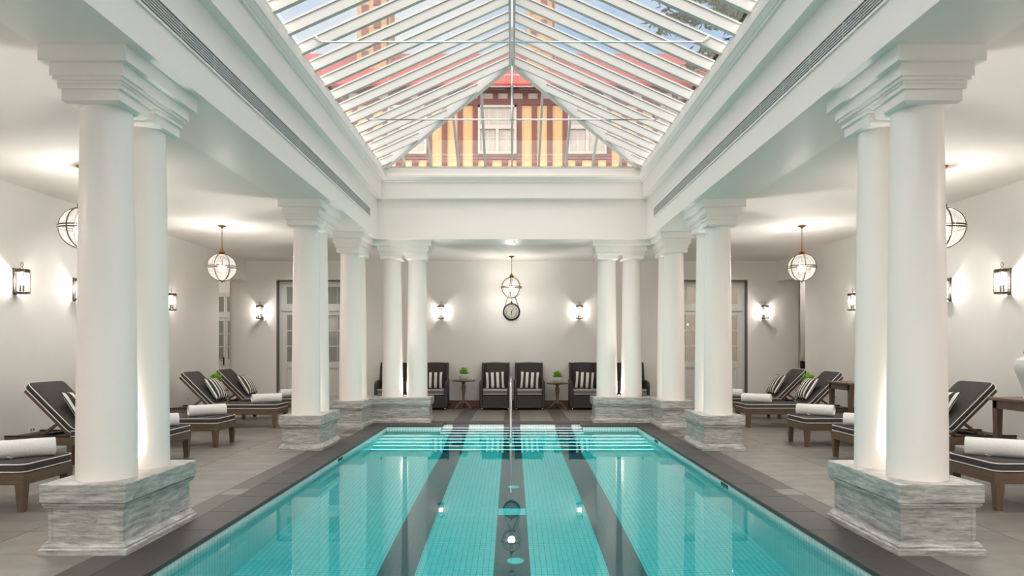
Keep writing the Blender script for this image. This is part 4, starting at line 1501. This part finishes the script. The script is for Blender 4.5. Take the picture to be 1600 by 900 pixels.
def towel_roll():
    """terry towel rolled up: a spiral sheet along local x"""
    t = thing('rolled_towel', 'x', 'towel', (0, 0, 0), 0, 'rolled white towels on the loungers')
    turns, n = 4.2, 22
    N = int(turns * n)
    LEN = 0.52
    r0, r1 = 0.012, 0.086
    th = 0.0135
    xs_ = [-LEN / 2, -LEN / 2 + 0.006, -LEN / 6, LEN / 6, LEN / 2 - 0.006, LEN / 2]
    vs, fs = [], []
    ring_n = 0
    prof_o, prof_i = [], []
    for i in range(N + 1):
        a = 2 * PI * i / n
        r = r0 + (r1 - r0) * i / N
        prof_o.append((r, a)); prof_i.append((r - th, a))
    loop = prof_o + prof_i[::-1]
    m = len(loop)
    for xi, x in enumerate(xs_):
        sh = 0.004 if xi in (0, len(xs_) - 1) else 0.0
        for k, (r, a) in enumerate(loop):
            outer = k <= N
            rr = r - sh if outer else r + sh
            rr += 0.002 * math.sin(3 * a + x * 25) * (1 if outer else 0)
            # ends telescope a little so that the spiral reads
            xx = x + (0.016 * (1 - r / r1) * (1 if x > 0 else -1) * -1 if xi in (0, 1, len(xs_) - 2, len(xs_) - 1) else 0)
            vs.append((xx, rr * math.cos(a), rr * math.sin(a)))
    for xi in range(len(xs_) - 1):
        for k in range(m):
            k2 = (k + 1) % m
            fs.append((xi * m + k, xi * m + k2, (xi + 1) * m + k2, (xi + 1) * m + k))
    for k in range(N):
        a_, b_ = k, k + 1
        c_, d_ = m - 2 - k, m - 1 - k
        fs.append((a_, b_, c_, d_))
        o_ = (len(xs_) - 1) * m
        fs.append((o_ + d_, o_ + c_, o_ + b_, o_ + a_))
    MB().add(vs, fs).build('roll', M_TOWEL, t, True, 60)
    # folded tuck lying across the roll
    f = MB()
    pts = []
    for k in range(9):
        u = k / 8
        a = R(30 + 150 * u)
        pts.append((-0.10 + 0.2 * u, 0.088 * math.cos(a), 0.088 * math.sin(a)))
    f.tube(pts, [0.004, 0.009, 0.011, 0.012, 0.012, 0.012, 0.011, 0.009, 0.004], 8)
    f.build('tuck', M_TOWEL, t, True)
    return t

lg = make_lounger()
tw_ = towel_roll()
lp = make_pillow('lounger_pillow', 'x', 'pillow', 0.52, 0.44, 0.15, 'striped pillows on the loungers', M_STRIPE2)
names = {6.34: 'nearest', 8.80: 'second nearest', 10.28: 'third', 12.76: 'fourth', 14.26: 'farthest'}
firstL = True
for s in (-1, 1):
    for y0, nm in names.items():
        y = y0 + (0.05 if s > 0 else 0)
        o = lg if firstL else copy_tree(lg)
        o.location = (s * 4.16, y, 0)
        o.rotation_euler = (0, 0, 0 if s > 0 else PI)
        o['label'] = 'wooden sun lounger with charcoal cushions, %s from the viewer by the %s wall' % (nm, sides[s])
        t = tw_ if firstL else copy_tree(tw_)
        t.location = (s * (4.44 if nm != 'nearest' else 4.40), y - 0.03, 0.335 + 0.085 + 0.086 + 0.006)
        t.rotation_euler = (R(200), 0, R(random.uniform(35, 43)) * (-1 if s > 0 else 1))
        t['label'] = 'rolled white towel on the foot of the %s %s lounger' % (nm, sides[s])
        p = lp if firstL else copy_tree(lp)
        # leaning on the raised back, stripes running up the back
        B = Matrix.Translation((s * 4.16, y, 0)) @ Matrix.Rotation(0 if s > 0 else PI, 4, 'Z') @ Matrix.Translation((1.15, 0, 0.335)) @ Matrix.Rotation(R(-45), 4, 'Y') \
            @ Matrix.Translation((0.29, 0.02 * s, 0.105 + 0.10)) @ Matrix.Rotation(R(-13), 4, 'Y')
        # pillow local: x width, y thickness, z height  ->  back: x along, y across, z normal
        Q = Matrix(((0, 0, 1, 0), (1, 0, 0, 0), (0, 1, 0, 0), (0, 0, 0, 1)))
        W_ = B @ Q
        p.location = W_.to_translation()
        p.rotation_euler = W_.to_euler()
        p['label'] = 'black and white striped pillow on the %s %s lounger' % (nm, sides[s])
        firstL = False

# ================================================================== console tables and urn
def make_console(label, loc):
    t = thing('console_table', label, 'table', loc, 0, 'wooden console tables by the right wall')
    # local: x 0..1.15 towards the wall, y +-.42
    X1, hy, h = 0.95, 0.40, 0.86
    MB().rbox(0.0, X1, -hy, hy, h - 0.035, h, 0.008, 2).build('table_top', M_WOOD, t)
    a = MB()
    a.box(0.05, X1 - 0.05, -hy + 0.04, -hy + 0.065, h - 0.125, h - 0.035)
    a.box(0.05, X1 - 0.05, hy - 0.065, hy - 0.04, h - 0.125, h - 0.035)
    a.box(0.04, 0.065, -hy + 0.05, hy - 0.05, h - 0.125, h - 0.035)
    a.box(X1 - 0.065, X1 - 0.04, -hy + 0.05, hy - 0.05, h - 0.125, h - 0.035)
    a.build('apron', M_WOOD, t)
    for x in (0.075, X1 - 0.075):
        for y in (-hy + 0.07, hy - 0.07):
            MB().loft(rect(x - 0.035, x + 0.035, y - 0.035, y + 0.035), [(-0.012, 0.0), (0.0, h - 0.14), (0.0, h - 0.036)]).build('leg', M_WOODV, t)
    return t
make_console('wooden console table carrying the white urn, beside the nearest right loungers', (5.36, 7.55, 0))
make_console('wooden console table between the third and fourth right loungers', (5.30, 11.50, 0))
u = thing('lidded_urn', 'large white ceramic lidded urn on the console table at the right edge', 'urn', (5.64, 7.55, 0.86))
MB().lathe([(0.0, 0.0), (0.13, 0.0), (0.135, 0.015), (0.125, 0.03), (0.13, 0.08), (0.16, 0.18), (0.20, 0.29), (0.215, 0.36), (0.20, 0.42), (0.15, 0.455), (0.12, 0.465), (0.12, 0.49)], 40).build('body', M_CERAMIC, u, True)
MB().lathe([(0.125, 0.488), (0.13, 0.494), (0.13, 0.50), (0.122, 0.502)], 40).build('rim_band', M_IRON, u, True)
MB().lathe([(0.125, 0.502), (0.12, 0.53), (0.09, 0.56), (0.05, 0.575), (0.03, 0.58), (0.025, 0.595), (0.035, 0.615), (0.03, 0.64), (0.0, 0.652)], 40).build('lid', M_CERAMIC, u, True)

# ================================================================== stair handrail
h = thing('pool_handrail', 'chrome handrail standing in the middle of the pool steps', 'handrail')
path = [(-0.02, 11.75, -1.0), (-0.02, 11.75, 0.70), (-0.02, 11.80, 0.82), (-0.02, 11.90, 0.86), (-0.02, 12.1, 0.875), (-0.02, 13.5, 0.90), (-0.02, 13.66, 0.88), (-0.02, 13.72, 0.78), (-0.02, 13.72, 0.0)]
MB().tube(path, 0.022, 12).build('rail', M_CHROME, h, True)
MB().lathe([(0.05, 0.0), (0.05, 0.008), (0.03, 0.02), (0.024, 0.02)], 18, (-0.02, 13.72, 0.0)).build('flange', M_CHROME, h, True)

# ================================================================== wall outlets
for (s, y, z, nm) in ((-1, 13.75, 0.44, 'left wall beside the fourth lounger'), (1, 13.8, 0.46, 'right wall beside the fourth lounger'), (-1, 9.3, 0.33, 'left wall by the second lounger'), (1, 8.84, 0.24, 'right wall behind the second lounger')):
    o = thing('wall_outlet', 'white power outlet low on the ' + nm, 'outlet', (s * XW, y, z), 0, 'white power outlets')
    q = sorted((0.0, -s * 0.012))
    MB().rbox(q[0], q[1], -0.06, 0.06, -0.04, 0.04, 0.004, 1).build('plate', M_OUTLET, o)
    for dy in (-0.025, 0.025):
        q = sorted((-s * 0.012, -s * 0.015))
        MB().box(q[0], q[1], dy - 0.012, dy + 0.012, -0.014, 0.014).build('switch', M_CHROME, o)

# ================================================================== outside
gd = MB().box(-40, 40, YB + 0.25, 70, -0.4, -0.03)
tag(gd.build('ground', M_GROUND), 'paved courtyard outside the pool hall', 'ground', kind='structure')
HY = 22.0
def hx(px): return (px - 800) / 50.0
def hz(py): return EYE + (545 - py) / 50.0
hb = thing('timbered_house', 'half-timbered ochre house with red roof beyond the glass roof', 'building', (0, HY, 0))
X0, X1 = hx(427), hx(1197)
MB().box(X0, X1, 0.0, 7.5, 0, hz(140)).build('wall', M_OUTWALL, hb)
ZT, ZRL, ZBOT = hz(140), hz(160), hz(265)
def timber(x0, x1, z0, z1, d=0.07, name='timber'):
    MB().box(x0, x1, -d, 0.02, z0, z1).build(name, M_TIMBER, hb)
def panel(x0, x1, z0, z1):
    MB().box(x0, x1, -0.025, 0.02, z0, z1).build('infill_panel', M_CREAM, hb)
timber(X0, X1, hz(268), hz(262), 0.09, 'rail')
timber(X0, X1, hz(165), hz(156), 0.09, 'rail')
timber(X0, X1, hz(146), hz(140), 0.08, 'rail')
for k in range(-2, 4):
    cx = 777 + 140 * (k - 0) - 140 * 0
    cx = 777 + 140 * (k - 0)
    if cx - 70 < 420 or cx + 30 > 1200: continue
    # window bay cx-30..cx+30
    timber(hx(cx - 30), hx(cx + 30), hz(250), hz(242), 0.08, 'rail')
    for (a, b) in ((cx - 30, cx - 18), (cx - 8, cx + 7), (cx + 17, cx + 30)):
        panel(hx(a), hx(b), hz(262), hz(250))
    for (a, b) in ((cx - 18, cx - 8), (cx + 7, cx + 17)):
        timber(hx(a), hx(b), hz(262), hz(250), name='post')
    w = thing('window', None, None, (0, 0, 0))
    w.parent = hb
    w.name = 'window'
    bx0, bx1, bz0, bz1 = hx(cx - 30), hx(cx + 30), hz(242), hz(166)
    fr = MB()
    t_ = 0.07
    fr.box(bx0, bx0 + t_, -0.12, 0.02, bz0, bz1); fr.box(bx1 - t_, bx1, -0.12, 0.02, bz0, bz1)
    fr.box(bx0, bx1, -0.13, 0.02, bz0, bz0 + t_); fr.box(bx0, bx1, -0.12, 0.02, bz1 - t_, bz1)
    fr.box(bx0, bx1, -0.125, 0.02, hz(203), hz(197))
    xm = (bx0 + bx1) / 2
    fr.box(xm - 0.045, xm + 0.045, -0.12, 0.02, bz0, hz(200))
    fr.build('window_frame', M_WHITEPAINT, w)
    # panes: upper light in six, each lower casement in 3 x 3
    def grid(x0, x1, z0, z1, nx, nz):
        for i in range(nx):
            for j in range(nz):
                a = x0 + (x1 - x0) * i / nx; b = x0 + (x1 - x0) * (i + 1) / nx
                c = z0 + (z1 - z0) * j / nz; d = z0 + (z1 - z0) * (j + 1) / nz
                MB().box(a + 0.012, b - 0.012, -0.05, -0.04, c + 0.012, d - 0.012).build('pane', M_FARGLASS, w)
        MB().box(x0, x1, -0.045, 0.0, z0, z1).build('glazing_lattice', M_WHITEPAINT, w)
    grid(bx0 + t_, bx1 - t_, hz(197), bz1 - t_, 4, 1)
    grid(bx0 + t_, xm - 0.045, bz0 + t_, hz(203), 2, 3)
    grid(xm + 0.045, bx1 - t_, bz0 + t_, hz(203), 2, 3)
    # posts and panels between windows
    pa = cx + 30
    for i in range(4):
        timber(hx(pa + 24 * i), hx(pa + 24 * i + 8), hz(262), hz(165), 0.085, 'post')
        if i < 3: panel(hx(pa + 24 * i + 8), hx(pa + 24 * i + 24), hz(262), hz(165))
    # frieze under the eaves
    for i in range(6):
        timber(hx(cx - 30 + 23.3 * i), hx(cx - 30 + 23.3 * i + 8), hz(156), hz(146), 0.075, 'post')
# roof
ez, ey_, rz_, ry_ = hz(138), -0.45, EYE + 461 * 25.6 / 1100.0, 3.6
q = [(ey_, ez), (ry_, rz_), (7.6, ez + 0.3), (7.6, ez + 0.15), (ry_, rz_ - 0.15), (ey_, ez - 0.12)]
MB().prism(q, 'x', X0 - 0.4, X1 + 0.4).build('roof', M_ROOF, hb)
MB().tube([(X0 - 0.4, ey_ - 0.05, ez - 0.05), (X1 + 0.4, ey_ - 0.05, ez - 0.05)], 0.07, 10).build('gutter', M_GUTTER, hb, True)
def chimney(xa, xb):
    c = MB().box(xa, xb, 1.4, 2.3, hz(150), 16.0).build('chimney', M_CHIMNEY, hb)
    w = xb - xa
    z = 11.01
    k = 0
    while z < 15.8:
        for (u, dz) in ((0.14, 0.0), (0.50, 0.275)):
            MB().box(xa + w * u, xa + w * (u + 0.21), 1.36, 1.42, z + dz, z + dz + 0.28).build('brick_inset', M_TIMBER, c)
        z += 0.765
    MB().tube([(xa + w * 0.92, 1.36, 10.5), (xa + w * 0.92, 1.36, 15.9)], 0.03, 8).build('downpipe', M_TIMBER, c, True)
chimney((558 - 800) / 47.0, (610 - 800) / 47.0)
chimney((823 - 800) / 47.0, (868 - 800) / 47.0)

# tree at the right
tr = thing('tree', 'dark green feathery tree above the right slope of the glass roof', 'tree', (7.2, 20.2, -0.03))
pts = [(0, 0, 0), (0.05, 0.0, 3), (-0.05, 0.1, 6), (0.1, 0, 9), (0.0, 0.1, 12), (0.0, 0.1, 15.0)]
MB().tube(pts, [0.28, 0.25, 0.2, 0.16, 0.1, 0.03], 10).build('trunk', M_BARK, tr, True)
rnd = random.Random(11)
fol = MB()
for i in range(34):
    z = 9.6 + i * 0.15
    az = rnd.uniform(R(175), R(285)) if i % 3 else rnd.uniform(R(-80), R(0))
    ln = rnd.uniform(2.0, 3.7)
    if i % 3 == 0: ln *= 0.7
    bp_ = []
    for k in range(6):
        t = k / 5
        bp_.append((ln * t * math.cos(az), ln * t * math.sin(az), z + 0.5 * t - 0.9 * t * t))
    MB().tube(bp_, [0.05, 0.04, 0.03, 0.022, 0.015, 0.006], 6).build('branch', M_BARK, tr, True)
    for j in range(560):
        t = rnd.uniform(0.15, 1.0)
        c = Vector((ln * t * math.cos(az), ln * t * math.sin(az), z + 0.5 * t - 0.9 * t * t))
        c += Vector((rnd.gauss(0, 0.2), rnd.gauss(0, 0.2), rnd.gauss(-0.08, 0.12)))
        s_ = rnd.uniform(0.10, 0.20)
        Mt = Matrix.Translation(c) @ Matrix.Rotation(rnd.uniform(0, 6.28), 4, 'Z') @ Matrix.Rotation(rnd.uniform(-0.7, 0.9), 4, 'Y')
        fol.add([(-s_ * .25, 0, 0), (s_ * .4, -s_ * .35, -0.01), (s_ * 1.4, 0, -0.03), (s_ * .4, s_ * .35, -0.01)], [(0, 1, 2, 3)], Mt)
fo = fol.build('foliage', M_LEAFDARK, tr)
fo['kind'] = 'stuff'
